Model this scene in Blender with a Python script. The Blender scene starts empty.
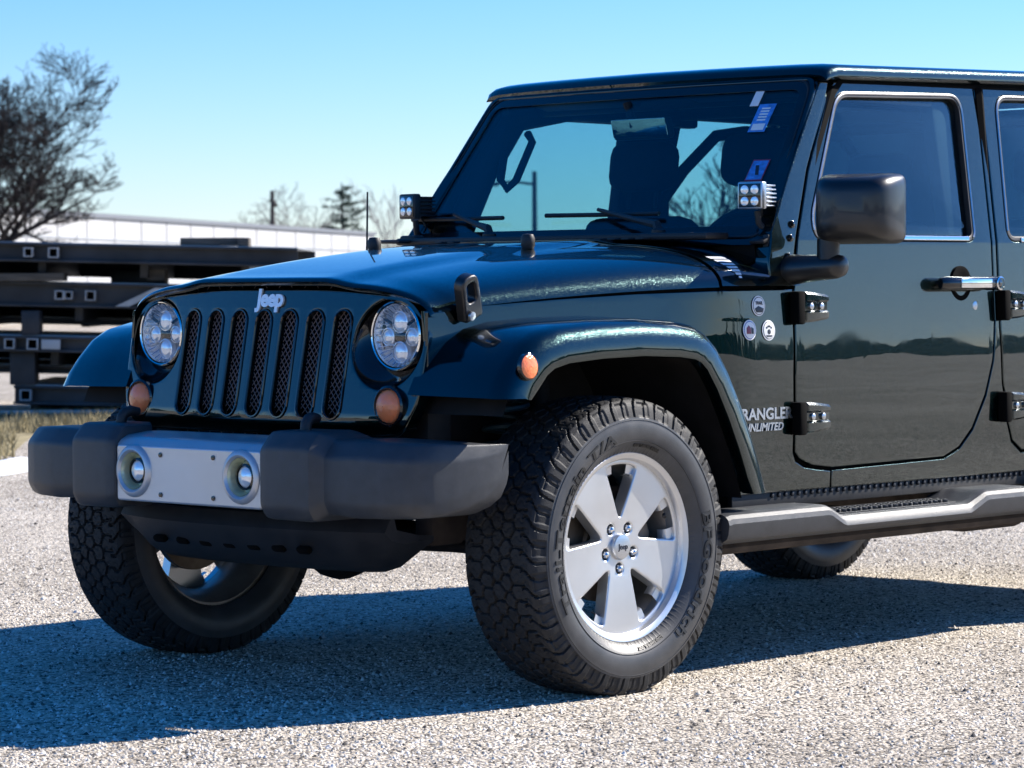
import bpy, bmesh, math, random
import numpy as np
from mathutils import Vector, Matrix, Euler
from mathutils.geometry import tessellate_polygon
R = math.radians; PI = math.pi
sc = bpy.context.scene
col = sc.collection

# ------------------------------------------------------------------ camera
CAM = Vector((-6.0116, -6.1708, 1.1058)); YAW, PITCH, ROLL = .8167, -.03189, -.00493
_d = Vector((math.sin(YAW)*math.cos(PITCH), math.cos(YAW)*math.cos(PITCH), math.sin(PITCH)))
_r = Vector((math.cos(YAW), -math.sin(YAW), 0)); _u = _r.cross(_d)
_r2 = _r*math.cos(ROLL)+_u*math.sin(ROLL); _u2 = -_r*math.sin(ROLL)+_u*math.cos(ROLL)
cd = bpy.data.cameras.new('camera'); cam = bpy.data.objects.new('camera', cd); col.objects.link(cam)
cd.sensor_width = 36; cd.lens = 2955.5/1024*36; cd.clip_start = .1; cd.clip_end = 3000
cam.matrix_world = Matrix(((_r2.x, _u2.x, -_d.x, CAM.x), (_r2.y, _u2.y, -_d.y, CAM.y), (_r2.z, _u2.z, -_d.z, CAM.z), (0, 0, 0, 1)))
cd.dof.use_dof = True; cd.dof.focus_distance = 8.3; cd.dof.aperture_fstop = 9.0
sc.camera = cam

# ------------------------------------------------------------------ sky, sun, exposure
SUN = Vector((1.35, -.54, 1.0)).normalized()
w = bpy.data.worlds.new('World'); sc.world = w; w.use_nodes = True
nt = w.node_tree; bg = nt.nodes['Background']
sky = nt.nodes.new('ShaderNodeTexSky'); sky.sky_type = 'NISHITA'; sky.sun_disc = False
sky.sun_elevation = math.asin(SUN.z); sky.sun_rotation = math.atan2(SUN.x, SUN.y)
sky.air_density = 1.0; sky.dust_density = .15; sky.ozone_density = 5.0
hs = nt.nodes.new('ShaderNodeMix'); hs.data_type = 'RGBA'; hs.blend_type = 'MULTIPLY'; hs.inputs[0].default_value = 1; hs.inputs[7].default_value = (.88, .90, 1.05, 1)
hv = nt.nodes.new('ShaderNodeHueSaturation'); hv.inputs['Saturation'].default_value = 1.28
nt.links.new(sky.outputs[0], hs.inputs[6]); nt.links.new(hs.outputs[2], hv.inputs['Color']); nt.links.new(hv.outputs[0], bg.inputs[0]); bg.inputs[1].default_value = .092
sl = bpy.data.lights.new('sun', 'SUN'); sl.energy = 5.0; sl.angle = R(.5); sl.color = (1, .94, .86)
so = bpy.data.objects.new('sun', sl); col.objects.link(so); so.rotation_euler = (-SUN).to_track_quat('-Z', 'Y').to_euler()
sc.view_settings.view_transform = 'Standard'; sc.view_settings.look = 'None'; sc.view_settings.gamma = 1
sc.view_settings.exposure = 1.0

# ------------------------------------------------------------------ materials
def mat(name, color, rough=.5, metal=0., coat=0., spec=.5, noise=None, bump=None, sheen=None, emit=None, ior=1.5):
    m = bpy.data.materials.new(name); m.use_nodes = True; n = m.node_tree; b = n.nodes['Principled BSDF']
    b.inputs['Base Color'].default_value = (*color, 1); b.inputs['Roughness'].default_value = rough
    b.inputs['Metallic'].default_value = metal; b.inputs['Coat Weight'].default_value = coat
    b.inputs['Coat Roughness'].default_value = .015; b.inputs['Specular IOR Level'].default_value = spec; b.inputs['IOR'].default_value = ior
    if emit: b.inputs['Emission Color'].default_value = (*emit[0], 1); b.inputs['Emission Strength'].default_value = emit[1]
    tc = n.nodes.new('ShaderNodeTexCoord')
    if noise:                      # (scale, amount, [stretch])
        t = n.nodes.new('ShaderNodeTexNoise'); t.inputs['Scale'].default_value = noise[0]; t.inputs['Detail'].default_value = 6
        if len(noise) > 2:
            mp = n.nodes.new('ShaderNodeMapping'); mp.inputs['Scale'].default_value = noise[2]
            n.links.new(tc.outputs['Object'], mp.inputs[0]); n.links.new(mp.outputs[0], t.inputs['Vector'])
        else: n.links.new(tc.outputs['Object'], t.inputs['Vector'])
        r = n.nodes.new('ShaderNodeValToRGB'); a = noise[1]
        r.color_ramp.elements[0].position = .3; r.color_ramp.elements[1].position = .7
        r.color_ramp.elements[0].color = (*[c*(1-a) for c in color], 1); r.color_ramp.elements[1].color = (*[min(1, c*(1+a)) for c in color], 1)
        n.links.new(t.outputs['Fac'], r.inputs[0]); n.links.new(r.outputs[0], b.inputs['Base Color'])
        mr = n.nodes.new('ShaderNodeMapRange'); mr.inputs[3].default_value = max(0, rough-.06); mr.inputs[4].default_value = min(1, rough+.1)
        n.links.new(t.outputs['Fac'], mr.inputs[0]); n.links.new(mr.outputs[0], b.inputs['Roughness'])
    if bump:                       # (scale, strength)
        t = n.nodes.new('ShaderNodeTexNoise'); t.inputs['Scale'].default_value = bump[0]; t.inputs['Detail'].default_value = 3
        n.links.new(tc.outputs['Object'], t.inputs['Vector'])
        bp = n.nodes.new('ShaderNodeBump'); bp.inputs['Strength'].default_value = bump[1]; bp.inputs['Distance'].default_value = .002
        n.links.new(t.outputs['Fac'], bp.inputs['Height']); n.links.new(bp.outputs[0], b.inputs['Normal'])
    return m

def paint_mat():
    m = mat('dark_green_paint', (.004, .016, .024), .26, .0, 1.0)
    n = m.node_tree; b = n.nodes['Principled BSDF']
    tc = n.nodes.new('ShaderNodeTexCoord')
    v = n.nodes.new('ShaderNodeTexVoronoi'); v.inputs['Scale'].default_value = 620
    n.links.new(tc.outputs['Object'], v.inputs['Vector'])
    # metallic flake: each cell leans its own way under the clear coat
    s = n.nodes.new('ShaderNodeVectorMath'); s.operation = 'SUBTRACT'; s.inputs[1].default_value = (.5, .5, .5)
    n.links.new(v.outputs['Color'], s.inputs[0])
    k = n.nodes.new('ShaderNodeVectorMath'); k.operation = 'SCALE'; k.inputs['Scale'].default_value = .25
    n.links.new(s.outputs[0], k.inputs[0])
    g = n.nodes.new('ShaderNodeNewGeometry'); a = n.nodes.new('ShaderNodeVectorMath'); a.operation = 'ADD'
    n.links.new(g.outputs['Normal'], a.inputs[0]); n.links.new(k.outputs[0], a.inputs[1])
    nm = n.nodes.new('ShaderNodeVectorMath'); nm.operation = 'NORMALIZE'; n.links.new(a.outputs[0], nm.inputs[0])
    n.links.new(nm.outputs[0], b.inputs['Normal'])
    b.inputs['Metallic'].default_value = .92; b.inputs['Specular IOR Level'].default_value = 0
    b.inputs['Base Color'].default_value = (.0016, .0135, .0125, 1)
    b.inputs['Coat IOR'].default_value = 1.66
    # dust in the clear coat
    t = n.nodes.new('ShaderNodeTexNoise'); t.inputs['Scale'].default_value = 9; t.inputs['Detail'].default_value = 8
    n.links.new(tc.outputs['Object'], t.inputs['Vector'])
    mr = n.nodes.new('ShaderNodeMapRange'); mr.inputs[1].default_value = .4; mr.inputs[2].default_value = .8; mr.inputs[3].default_value = .008; mr.inputs[4].default_value = .06
    n.links.new(t.outputs['Fac'], mr.inputs[0]); n.links.new(mr.outputs[0], b.inputs['Coat Roughness'])
    t2 = n.nodes.new('ShaderNodeTexNoise'); t2.inputs['Scale'].default_value = 3.0; t2.inputs['Detail'].default_value = 1
    n.links.new(tc.outputs['Object'], t2.inputs['Vector'])
    bp = n.nodes.new('ShaderNodeBump'); bp.inputs['Strength'].default_value = .03; bp.inputs['Distance'].default_value = .02
    n.links.new(t2.outputs['Fac'], bp.inputs['Height']); n.links.new(bp.outputs[0], b.inputs['Coat Normal'])
    return m

def glass_mat(name, tint, gloss_ior=1.5, boost=0.):
    m = bpy.data.materials.new(name); m.use_nodes = True; n = m.node_tree
    n.nodes.remove(n.nodes['Principled BSDF']); out = n.nodes['Material Output']
    t = n.nodes.new('ShaderNodeBsdfTransparent'); t.inputs[0].default_value = (*tint, 1)
    g = n.nodes.new('ShaderNodeBsdfGlossy'); g.inputs['Roughness'].default_value = .005
    # Schlick reflectance, the same from both sides of the pane
    f0 = ((gloss_ior-1)/(gloss_ior+1))**2
    ge = n.nodes.new('ShaderNodeNewGeometry'); dt = n.nodes.new('ShaderNodeVectorMath'); dt.operation = 'DOT_PRODUCT'
    n.links.new(ge.outputs['Normal'], dt.inputs[0]); n.links.new(ge.outputs['Incoming'], dt.inputs[1])
    def mth(op, a, b=None):
        x = n.nodes.new('ShaderNodeMath'); x.operation = op
        for i, q in enumerate((a, b)):
            if q is None: continue
            if isinstance(q, (int, float)): x.inputs[i].default_value = q
            else: n.links.new(q, x.inputs[i])
        return x.outputs[0]
    f = mth('ADD', mth('MULTIPLY', mth('POWER', mth('SUBTRACT', 1.0, mth('ABSOLUTE', dt.outputs['Value'])), 5.0), 1-f0), f0+boost)
    mx = n.nodes.new('ShaderNodeMixShader')
    n.links.new(f, mx.inputs[0])
    n.links.new(t.outputs[0], mx.inputs[1]); n.links.new(g.outputs[0], mx.inputs[2]); n.links.new(mx.outputs[0], out.inputs[0])
    return m

M = {}
M['paint'] = paint_mat()
M['black_gloss'] = mat('black_gloss', (.006, .006, .007), .08, 0, .6)
M['plastic'] = mat('textured_black_plastic', (.038, .040, .044), .42, 0, 0, .5, (30, .18), (700, .35))
M['plastic_dark'] = mat('dark_plastic', (.014, .014, .016), .5, 0, 0, .5, (20, .3))
M['under'] = mat('underbody_black', (.010, .009, .009), .7, 0, 0, .3, (14, .5))
M['rust'] = mat('dusty_frame_steel', (.045, .034, .028), .75, 0, 0, .3, (11, .6))
M['rubber'] = mat('tyre_rubber', (.017, .017, .018), .62, 0, 0, .35, (25, .3), (300, .4))
M['rubber_side'] = mat('tyre_sidewall', (.050, .050, .051), .42, 0, 0, .45, (14, .25), (500, .15))
M['rubber_letter'] = mat('tyre_letter_rubber', (.006, .006, .006), .5)
M['alloy'] = mat('silver_alloy', (.64, .645, .65), .33, .85, .5, .5, (6, .06))
M['alloy_dark'] = mat('rim_barrel', (.30, .27, .24), .45, .8, 0, .5, (9, .4))
M['steel'] = mat('brushed_steel', (.55, .57, .60), .3, 1.0, 0, .5, (40, .08, (1, 12, 12)))
M['chrome'] = mat('chrome', (.80, .81, .82), .06, 1.0)
M['emblem'] = mat('bright_emblem', (.82, .84, .86), .25, .25, .5)
M['plate'] = mat('silver_painted_plate', (.52, .54, .57), .34, .55, .35, .5, (5, .05))
M['brake'] = mat('brake_disc', (.16, .13, .10), .5, .7, 0, .5, (12, .5))
M['amber'] = mat('amber_lens', (1.0, .25, .09), .14, 0, .35, .5, None, (120, 1.0))
M['white'] = mat('white_vinyl', (.78, .78, .78), .4)
M['blue_vinyl'] = mat('blue_vinyl', (.02, .10, .42), .4)
M['sticker_blue'] = mat('sticker_blue', (.05, .24, .62), .4, 0, 0, .5, (60, .35))
M['red_vinyl'] = mat('maroon_vinyl', (.20, .03, .07), .4)
M['dark_vinyl'] = mat('dark_vinyl', (.02, .025, .04), .4)
M['interior'] = mat('interior_black', (.005, .005, .006), .7, 0, 0, .3, (30, .2))
M['seat'] = mat('seat_cloth', (.005, .005, .006), .85, 0, 0, .2, (60, .3), (300, .5))
M['mirror'] = mat('mirror_glass', (.40, .46, .48), .02, 1.0)
M['gap'] = mat('seam_black', (.002, .002, .002), .9, 0, 0, .1)
M['mesh'] = mat('copper_grey_mesh', (.26, .19, .17), .4, .5)
M['gloss_plastic'] = mat('mirror_black_plastic', (.008, .008, .009), .34, 0, .3, .5, None, (600, .25))
M['fog_bowl'] = mat('fog_lamp_bowl', (.74, .78, .56), .25, .4, .5)
M['spring'] = mat('teal_coil_spring', (.02, .06, .075), .45)
M['screen'] = glass_mat('windscreen_glass', (.66, .88, .92), 1.5, .03)
M['tint'] = glass_mat('tinted_glass', (.72, .86, .90), 1.55, .028)
M['privacy'] = glass_mat('privacy_glass', (.07, .10, .12), 1.55)
M['lens'] = glass_mat('lamp_glass', (.93, .95, .97), 1.5)
M['led'] = mat('clear_led_optic', (.90, .92, .95), .08, .45, 1.0, .5, None, (60, .4))
M['reflector'] = mat('lamp_reflector', (.90, .91, .93), .24, .9, 0, .5, None, (110, .35))
M['frit'] = mat('glass_border_black', (.004, .006, .008), .15, 0, .5)

# ------------------------------------------------------------------ mesh helpers
def link(name, verts, faces, m, parent=None, ang=40, wn=False, mods=()):
    me = bpy.data.meshes.new(name); me.from_pydata([tuple(v) for v in verts], [], faces); me.validate()
    bm = bmesh.new(); bm.from_mesh(me); bmesh.ops.remove_doubles(bm, verts=bm.verts, dist=1e-5)
    bmesh.ops.recalc_face_normals(bm, faces=bm.faces); bm.to_mesh(me); bm.free()
    return finish(name, me, m, parent, ang, wn)
def finish(name, me, m, parent, ang=40, wn=False):
    for p in me.polygons: p.use_smooth = True
    me.set_sharp_from_angle(angle=R(ang))
    o = bpy.data.objects.new(name, me); col.objects.link(o)
    for x in (m if isinstance(m, (list, tuple)) else [m]): me.materials.append(x)
    if parent: o.parent = parent
    if wn:
        mo = o.modifiers.new('wn', 'WEIGHTED_NORMAL'); mo.keep_sharp = True; mo.weight = 60
    return o
class MB:
    """collects several solids of ONE part"""
    def __init__(s): s.v = []; s.f = []
    def add(s, v, f, T=None):
        n = len(s.v); s.v += [tuple(T @ Vector(p)) if T else tuple(p) for p in v]; s.f += [tuple(i+n for i in q) for q in f]; return s
    def box(s, c, size, r=0, rot=None, seg=2, T=None):
        bm = bmesh.new(); bmesh.ops.create_cube(bm, size=1); bmesh.ops.scale(bm, vec=size, verts=bm.verts)
        if r: bmesh.ops.bevel(bm, geom=bm.edges[:], offset=r, segments=seg, profile=.5, affect='EDGES')
        X = Matrix.Translation(c) @ (Euler(rot).to_matrix().to_4x4() if rot else Matrix())
        if T: X = T @ X
        bmesh.ops.transform(bm, matrix=X, verts=bm.verts)
        bm.verts.index_update(); v = [x.co[:] for x in bm.verts]; f = [[x.index for x in q.verts] for q in bm.faces]; bm.free()
        return s.add(v, f)
    def tube(s, pts, r, n=10, closed=False):
        pts = [Vector(p) for p in pts]; rs = r if isinstance(r, (list, tuple)) else [r]*len(pts); rings = []
        up = Vector((0, 0, 1)); pu = None
        for i, p in enumerate(pts):
            if closed: t = pts[(i+1) % len(pts)]-pts[i-1]
            else: t = (pts[min(i+1, len(pts)-1)]-pts[max(i-1, 0)])
            t.normalize()
            a = (pu - t*pu.dot(t)) if pu else (up.cross(t) if abs(t.z) < .95 else Vector((1, 0, 0)).cross(t))
            a.normalize(); pu = a; b = t.cross(a)
            rings.append([p+(a*math.cos(2*PI*k/n)+b*math.sin(2*PI*k/n))*rs[i] for k in range(n)])
        return s.loft(rings, caps=not closed, closed=closed)
    def loft(s, rings, ring_closed=True, caps=True, closed=False):
        n = len(rings[0]); v = [p for q in rings for p in q]; f = []; m = len(rings)
        for i in range(m if closed else m-1):
            a, b = i*n, ((i+1) % m)*n
            for k in range(n if ring_closed else n-1):
                l = (k+1) % n; f.append((a+k, a+l, b+l, b+k))
        if caps and ring_closed: f.append(tuple(range(n))[::-1]); f.append(tuple((m-1)*n+k for k in range(n)))
        return s.add(v, f)
    def lathe(s, prof, c, axis='y', n=48, sq=1.0):
        """prof: (radius, height along axis)"""
        rings = []
        for r, h in prof:
            ring = []
            for k in range(n):
                a = 2*PI*k/n; p, q = r*math.cos(a), r*math.sin(a)
                ring.append(Vector(c)+{'y': Vector((p, h, q)), 'x': Vector((h, p, q)), 'z': Vector((p, q, h))}[axis])
            rings.append(ring)
        return s.loft(rings, caps=False)
    def build(s, name, m, parent=None, ang=40, wn=False): return link(name, s.v, s.f, m, parent, ang, wn)

def each(b, name, m, parent=None, ang=40):
    """every separate solid of a collector becomes a part of its own"""
    n = len(b.v); p = list(range(n))
    def find(i):
        while p[i] != i: p[i] = p[p[i]]; i = p[i]
        return i
    for f in b.f:
        for i in f[1:]:
            a, c = find(f[0]), find(i)
            if a != c: p[a] = c
    G = {}
    for f in b.f: G.setdefault(find(f[0]), []).append(f)
    out = []
    for fs_ in G.values():
        ids = sorted({i for f in fs_ for i in f}); mp = {i: k for k, i in enumerate(ids)}
        out.append(link(name, [b.v[i] for i in ids], [[mp[i] for i in f] for f in fs_], m, parent, ang))
    return out
def absorb(o, ch):
    """fold a child mesh into its parent's mesh, keeping its material"""
    me = o.data; bm = bmesh.new(); bm.from_mesh(me); nf = len(bm.faces); off = len(me.materials)
    d = ch.data.copy(); d.transform(ch.matrix_local); bm.from_mesh(d); bm.faces.ensure_lookup_table()
    for f in bm.faces[nf:]: f.material_index += off
    for x in ch.data.materials: me.materials.append(x)
    bm.to_mesh(me); bm.free(); bpy.data.meshes.remove(d); bpy.data.objects.remove(ch)
def flatten(o, depth, top=3):
    for ch in list(o.children):
        flatten(ch, depth+1, top)
        if depth >= top and o.type == 'MESH': absorb(o, ch)
def inset(loop, e, hole):
    """move a loop into the face by e"""
    n = len(loop); area = sum(loop[i][0]*loop[(i+1) % n][1]-loop[(i+1) % n][0]*loop[i][1] for i in range(n))
    sgn = (1 if area > 0 else -1)*(-1 if hole else 1); out = []
    for i in range(n):
        p, q, r = Vector(loop[i-1]), Vector(loop[i]), Vector(loop[(i+1) % n])
        a = (q-p).normalized(); b = (r-q).normalized()
        na = Vector((-a.y, a.x))*sgn; nb = Vector((-b.y, b.x))*sgn
        m = (na+nb); L = m.length
        if L < 1e-4: m = na
        else: m = m/L/max(.5, (na+nb).length/2)
        out.append(tuple(q+m*e))
    return out
def panel(name, loops, fmap, t, m, parent=None, e=.004, cuts=((), ()), ang=50, wn=True, open_back=False, raw=False):
    """a sheet-metal panel: 2-D outline(s) mapped on a surface, thickness vector t, edges rounded by e"""
    L2 = [inset(l, e, i > 0) for i, l in enumerate(loops)]
    flat = [Vector((*p, 0)) for l in L2 for p in l]
    tris = tessellate_polygon([[Vector((*p, 0)) for p in l] for l in L2])
    bm = bmesh.new(); vs = [bm.verts.new(p) for p in flat]
    for q in tris:
        try: bm.faces.new([vs[i] for i in q])
        except ValueError: pass
    for ax in (0, 1):
        nrm = Vector((1, 0, 0)) if ax == 0 else Vector((0, 1, 0))
        for c in cuts[ax]:
            bmesh.ops.bisect_plane(bm, geom=bm.verts[:]+bm.edges[:]+bm.faces[:], dist=1e-5, plane_co=nrm*c, plane_no=nrm)
    bmesh.ops.recalc_face_normals(bm, faces=bm.faces)
    bm.verts.index_update(); bm.faces.ensure_lookup_table()
    if bm.faces and bm.faces[0].normal.z < 0: bmesh.ops.reverse_faces(bm, faces=bm.faces[:])
    tv = Vector(t); T = tv.length; td = tv.normalized()
    base = [(v.co.x, v.co.y) for v in bm.verts]; n = len(base)
    V = [Vector(fmap(*p)) for p in base]; F = [[v.index for v in f.verts] for f in bm.faces]
    nor = {}
    be = []
    for ed in bm.edges:
        if len(ed.link_faces) == 1:
            f = ed.link_faces[0]; l = [l for l in f.loops if l.edge == ed][0]
            a, b = l.vert, l.link_loop_next.vert; d = (b.co-a.co).normalized(); o = Vector((d.y, -d.x))
            be.append((a.index, b.index))
            for x in (a.index, b.index): nor.setdefault(x, []).append(o)
    N = {k: (lambda s: s/max(.5, s.length)/max(.5, s.length/len(x)))(sum(x, Vector((0, 0)))) if len(x) > 1 else x[0] for k, x in nor.items()}
    N = {k: v.normalized()*min(1.6, 1/max(.6, v.normalized().dot(nor[k][0].normalized()))) for k, v in N.items()}
    steps = [(e*math.sin(a), e*(1-math.cos(a))) for a in (R(30), R(60), R(90))]+[(e, T)]
    prev = {k: k for k in N}
    for off, dep in steps:
        cur = {}
        for k in N:
            p = Vector(base[k])+N[k]*off; cur[k] = len(V); V.append(Vector(fmap(*p))+td*dep)
        for a, b in be: F.append([prev[b], prev[a], cur[a], cur[b]])
        prev = cur
    if not open_back:
        bi = {}
        for k in range(n):
            if k in prev: bi[k] = prev[k]
            else: bi[k] = len(V); V.append(V[k]+td*T)
        F += [[bi[v.index] for v in reversed(f.verts)] for f in bm.faces]
    bm.free()
    return link(name, V, F, m, parent, ang, wn)
def frange(a, b, s): return [a+s*i for i in range(int((b-a)/s)+1)]
def circ(c, r, n=32, sx=1, sy=1): return [(c[0]+r*sx*math.cos(2*PI*k/n), c[1]+r*sy*math.sin(2*PI*k/n)) for k in range(n)]
def smooth_loop(pts, it=2):
    for _ in range(it):
        q = []
        for i in range(len(pts)):
            a, b = Vector(pts[i]), Vector(pts[(i+1) % len(pts)]); q += [tuple(a*.75+b*.25), tuple(a*.25+b*.75)]
        pts = q
    return pts
def round_poly(pts, rad, n=6):
    """round the corners of a polygon; rad: number or list"""
    out = []; m = len(pts)
    for i in range(m):
        p, q, r = Vector(pts[i-1]), Vector(pts[i]), Vector(pts[(i+1) % m]); rr = rad[i] if isinstance(rad, (list, tuple)) else rad
        if rr <= 0: out.append(tuple(q)); continue
        a, b = (p-q), (r-q); k = min(rr, a.length*.48, b.length*.48); A = q+a.normalized()*k; B = q+b.normalized()*k
        for j in range(n+1):
            t = j/n; out.append(tuple(A*(1-t)**2+q*2*t*(1-t)+B*t*t))
    return out
def text_data(s, size, ext, shear=0, offset=0, spacing=1, align='CENTER'):
    c = bpy.data.curves.new('t', 'FONT'); c.body = s; c.size = size; c.extrude = ext; c.shear = shear; c.offset = offset
    c.align_x = align; c.align_y = 'CENTER'; c.space_character = spacing; c.resolution_u = 3
    o = bpy.data.objects.new('t', c); col.objects.link(o); bpy.context.view_layer.update()
    me = bpy.data.meshes.new_from_object(o.evaluated_get(bpy.context.evaluated_depsgraph_get()))
    v = [x.co.copy() for x in me.vertices]; f = [list(p.vertices) for p in me.polygons]
    bpy.data.objects.remove(o); bpy.data.curves.remove(c); bpy.data.meshes.remove(me)
    return v, f
def text(name, s, size, ext, fmap, m, parent, **k):
    v, f = text_data(s, size, ext, **k)
    return link(name, [fmap(p) for p in v], f, m, parent, 30)
def thing(name, label, cat, loc=(0, 0, 0), rz=0, group=None):
    o = bpy.data.objects.new(name, None); col.objects.link(o); o.location = loc; o.rotation_euler.z = rz; o.empty_display_size = .2
    o['label'] = label; o['category'] = cat
    if group: o['group'] = group
    return o
def tag(o, label=None, cat=None, group=None, kind=None):
    for k, v in (('label', label), ('category', cat), ('group', group), ('kind', kind)):
        if v: o[k] = v
    return o
def mirror_y(o, parent, name=None):
    """the same part on the other side of the car"""
    me = o.data.copy(); me.transform(Matrix.Diagonal((1, -1, 1, 1))); me.flip_normals()
    c = bpy.data.objects.new(name or o.name.split('.')[0], me); col.objects.link(c); c.parent = parent
    for md in o.modifiers:
        x = c.modifiers.new(md.name, md.type)
        if md.type == 'WEIGHTED_NORMAL': x.keep_sharp = True; x.weight = 60
    return c
def mirror_tree(o, parent):
    c = mirror_y(o, parent)
    for ch in list(o.children): mirror_tree(ch, c)
    return c
def at(px, py, depth):
    """a point of the place seen at this pixel, at this distance along the view axis"""
    return CAM + _d*depth + _r2*((px-512)/2955.5*depth) + _u2*((384-py)/2955.5*depth)

# ------------------------------------------------------------------ ground
def ground_mat():
    m = bpy.data.materials.new('pale_gravel_asphalt'); m.use_nodes = True; n = m.node_tree; b = n.nodes['Principled BSDF']; L = n.links.new
    tc = n.nodes.new('ShaderNodeTexCoord')
    def N(kind, sc_, det=2): 
        t = n.nodes.new(kind); t.inputs['Scale'].default_value = sc_
        if kind == 'ShaderNodeTexNoise': t.inputs['Detail'].default_value = det
        L(tc.outputs['Object'], t.inputs['Vector']); return t
    v = N('ShaderNodeTexVoronoi', 88); v.inputs['Randomness'].default_value = 1
    v2 = N('ShaderNodeTexVoronoi', 150)
    sep = n.nodes.new('ShaderNodeSeparateColor'); L(v.outputs['Color'], sep.inputs[0])
    r = n.nodes.new('ShaderNodeValToRGB'); cr = r.color_ramp
    cr.elements[0].position = 0; cr.elements[0].color = (.07, .065, .06, 1)
    cr.elements[1].position = 1; cr.elements[1].color = (.90, .85, .77, 1)
    for p, c in ((.10, (.16, .145, .13)), (.2, (.42, .385, .34)), (.5, (.62, .57, .49)), (.8, (.76, .70, .62))):
        x = cr.elements.new(p); x.color = (*c, 1)
    L(sep.outputs[0], r.inputs[0])
    # dark bitumen between stones
    r2 = n.nodes.new('ShaderNodeValToRGB'); r2.color_ramp.elements[0].position = .45; r2.color_ramp.elements[1].position = .85
    r2.color_ramp.elements[0].color = (1, 1, 1, 1); r2.color_ramp.elements[1].color = (.42, .40, .38, 1)
    L(v.outputs['Distance'], r2.inputs[0])
    mx = n.nodes.new('ShaderNodeMix'); mx.data_type = 'RGBA'; mx.blend_type = 'MULTIPLY'; mx.inputs[0].default_value = .8
    L(r.outputs[0], mx.inputs[6]); L(r2.outputs[0], mx.inputs[7])
    # broad stains
    ns = N('ShaderNodeTexNoise', .55, 10); r3 = n.nodes.new('ShaderNodeValToRGB')
    r3.color_ramp.elements[0].position = .32; r3.color_ramp.elements[1].position = .68
    r3.color_ramp.elements[0].color = (.70, .66, .60, 1); r3.color_ramp.elements[1].color = (1.08, 1.04, .98, 1); L(ns.outputs['Fac'], r3.inputs[0])
    mx2 = n.nodes.new('ShaderNodeMix'); mx2.data_type = 'RGBA'; mx2.blend_type = 'MULTIPLY'; mx2.inputs[0].default_value = 1
    L(mx.outputs[2], mx2.inputs[6]); L(r3.outputs[0], mx2.inputs[7])
    # clusters of missing stones
    nd = N('ShaderNodeTexNoise', 28, 3); r4 = n.nodes.new('ShaderNodeValToRGB')
    r4.color_ramp.elements[0].position = .60; r4.color_ramp.elements[1].position = .70
    r4.color_ramp.elements[0].color = (1, 1, 1, 1); r4.color_ramp.elements[1].color = (.25, .23, .21, 1); L(nd.outputs['Fac'], r4.inputs[0])
    mx3 = n.nodes.new('ShaderNodeMix'); mx3.data_type = 'RGBA'; mx3.blend_type = 'MULTIPLY'; mx3.inputs[0].default_value = .8
    L(mx2.outputs[2], mx3.inputs[6]); L(r4.outputs[0], mx3.inputs[7])
    L(mx3.outputs[2], b.inputs['Base Color']); b.inputs['Roughness'].default_value = .9; b.inputs['Specular IOR Level'].default_value = .2
    ad = n.nodes.new('ShaderNodeMath'); ad.operation = 'MULTIPLY_ADD'; ad.inputs[1].default_value = .5
    L(v2.outputs['Distance'], ad.inputs[0]); L(v.outputs['Distance'], ad.inputs[2])
    bp = n.nodes.new('ShaderNodeBump'); bp.inputs['Strength'].default_value = .9; bp.inputs['Distance'].default_value = .008; bp.invert = True
    L(ad.outputs[0], bp.inputs['Height']); L(bp.outputs[0], b.inputs['Normal'])
    return m
M['ground'] = ground_mat()
g = MB().add([(-900, -900, 0), (900, -900, 0), (900, 900, 0), (-900, 900, 0)], [(0, 1, 2, 3)]).build('gravel_lot', M['ground'])
tag(g, kind='structure')

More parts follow.
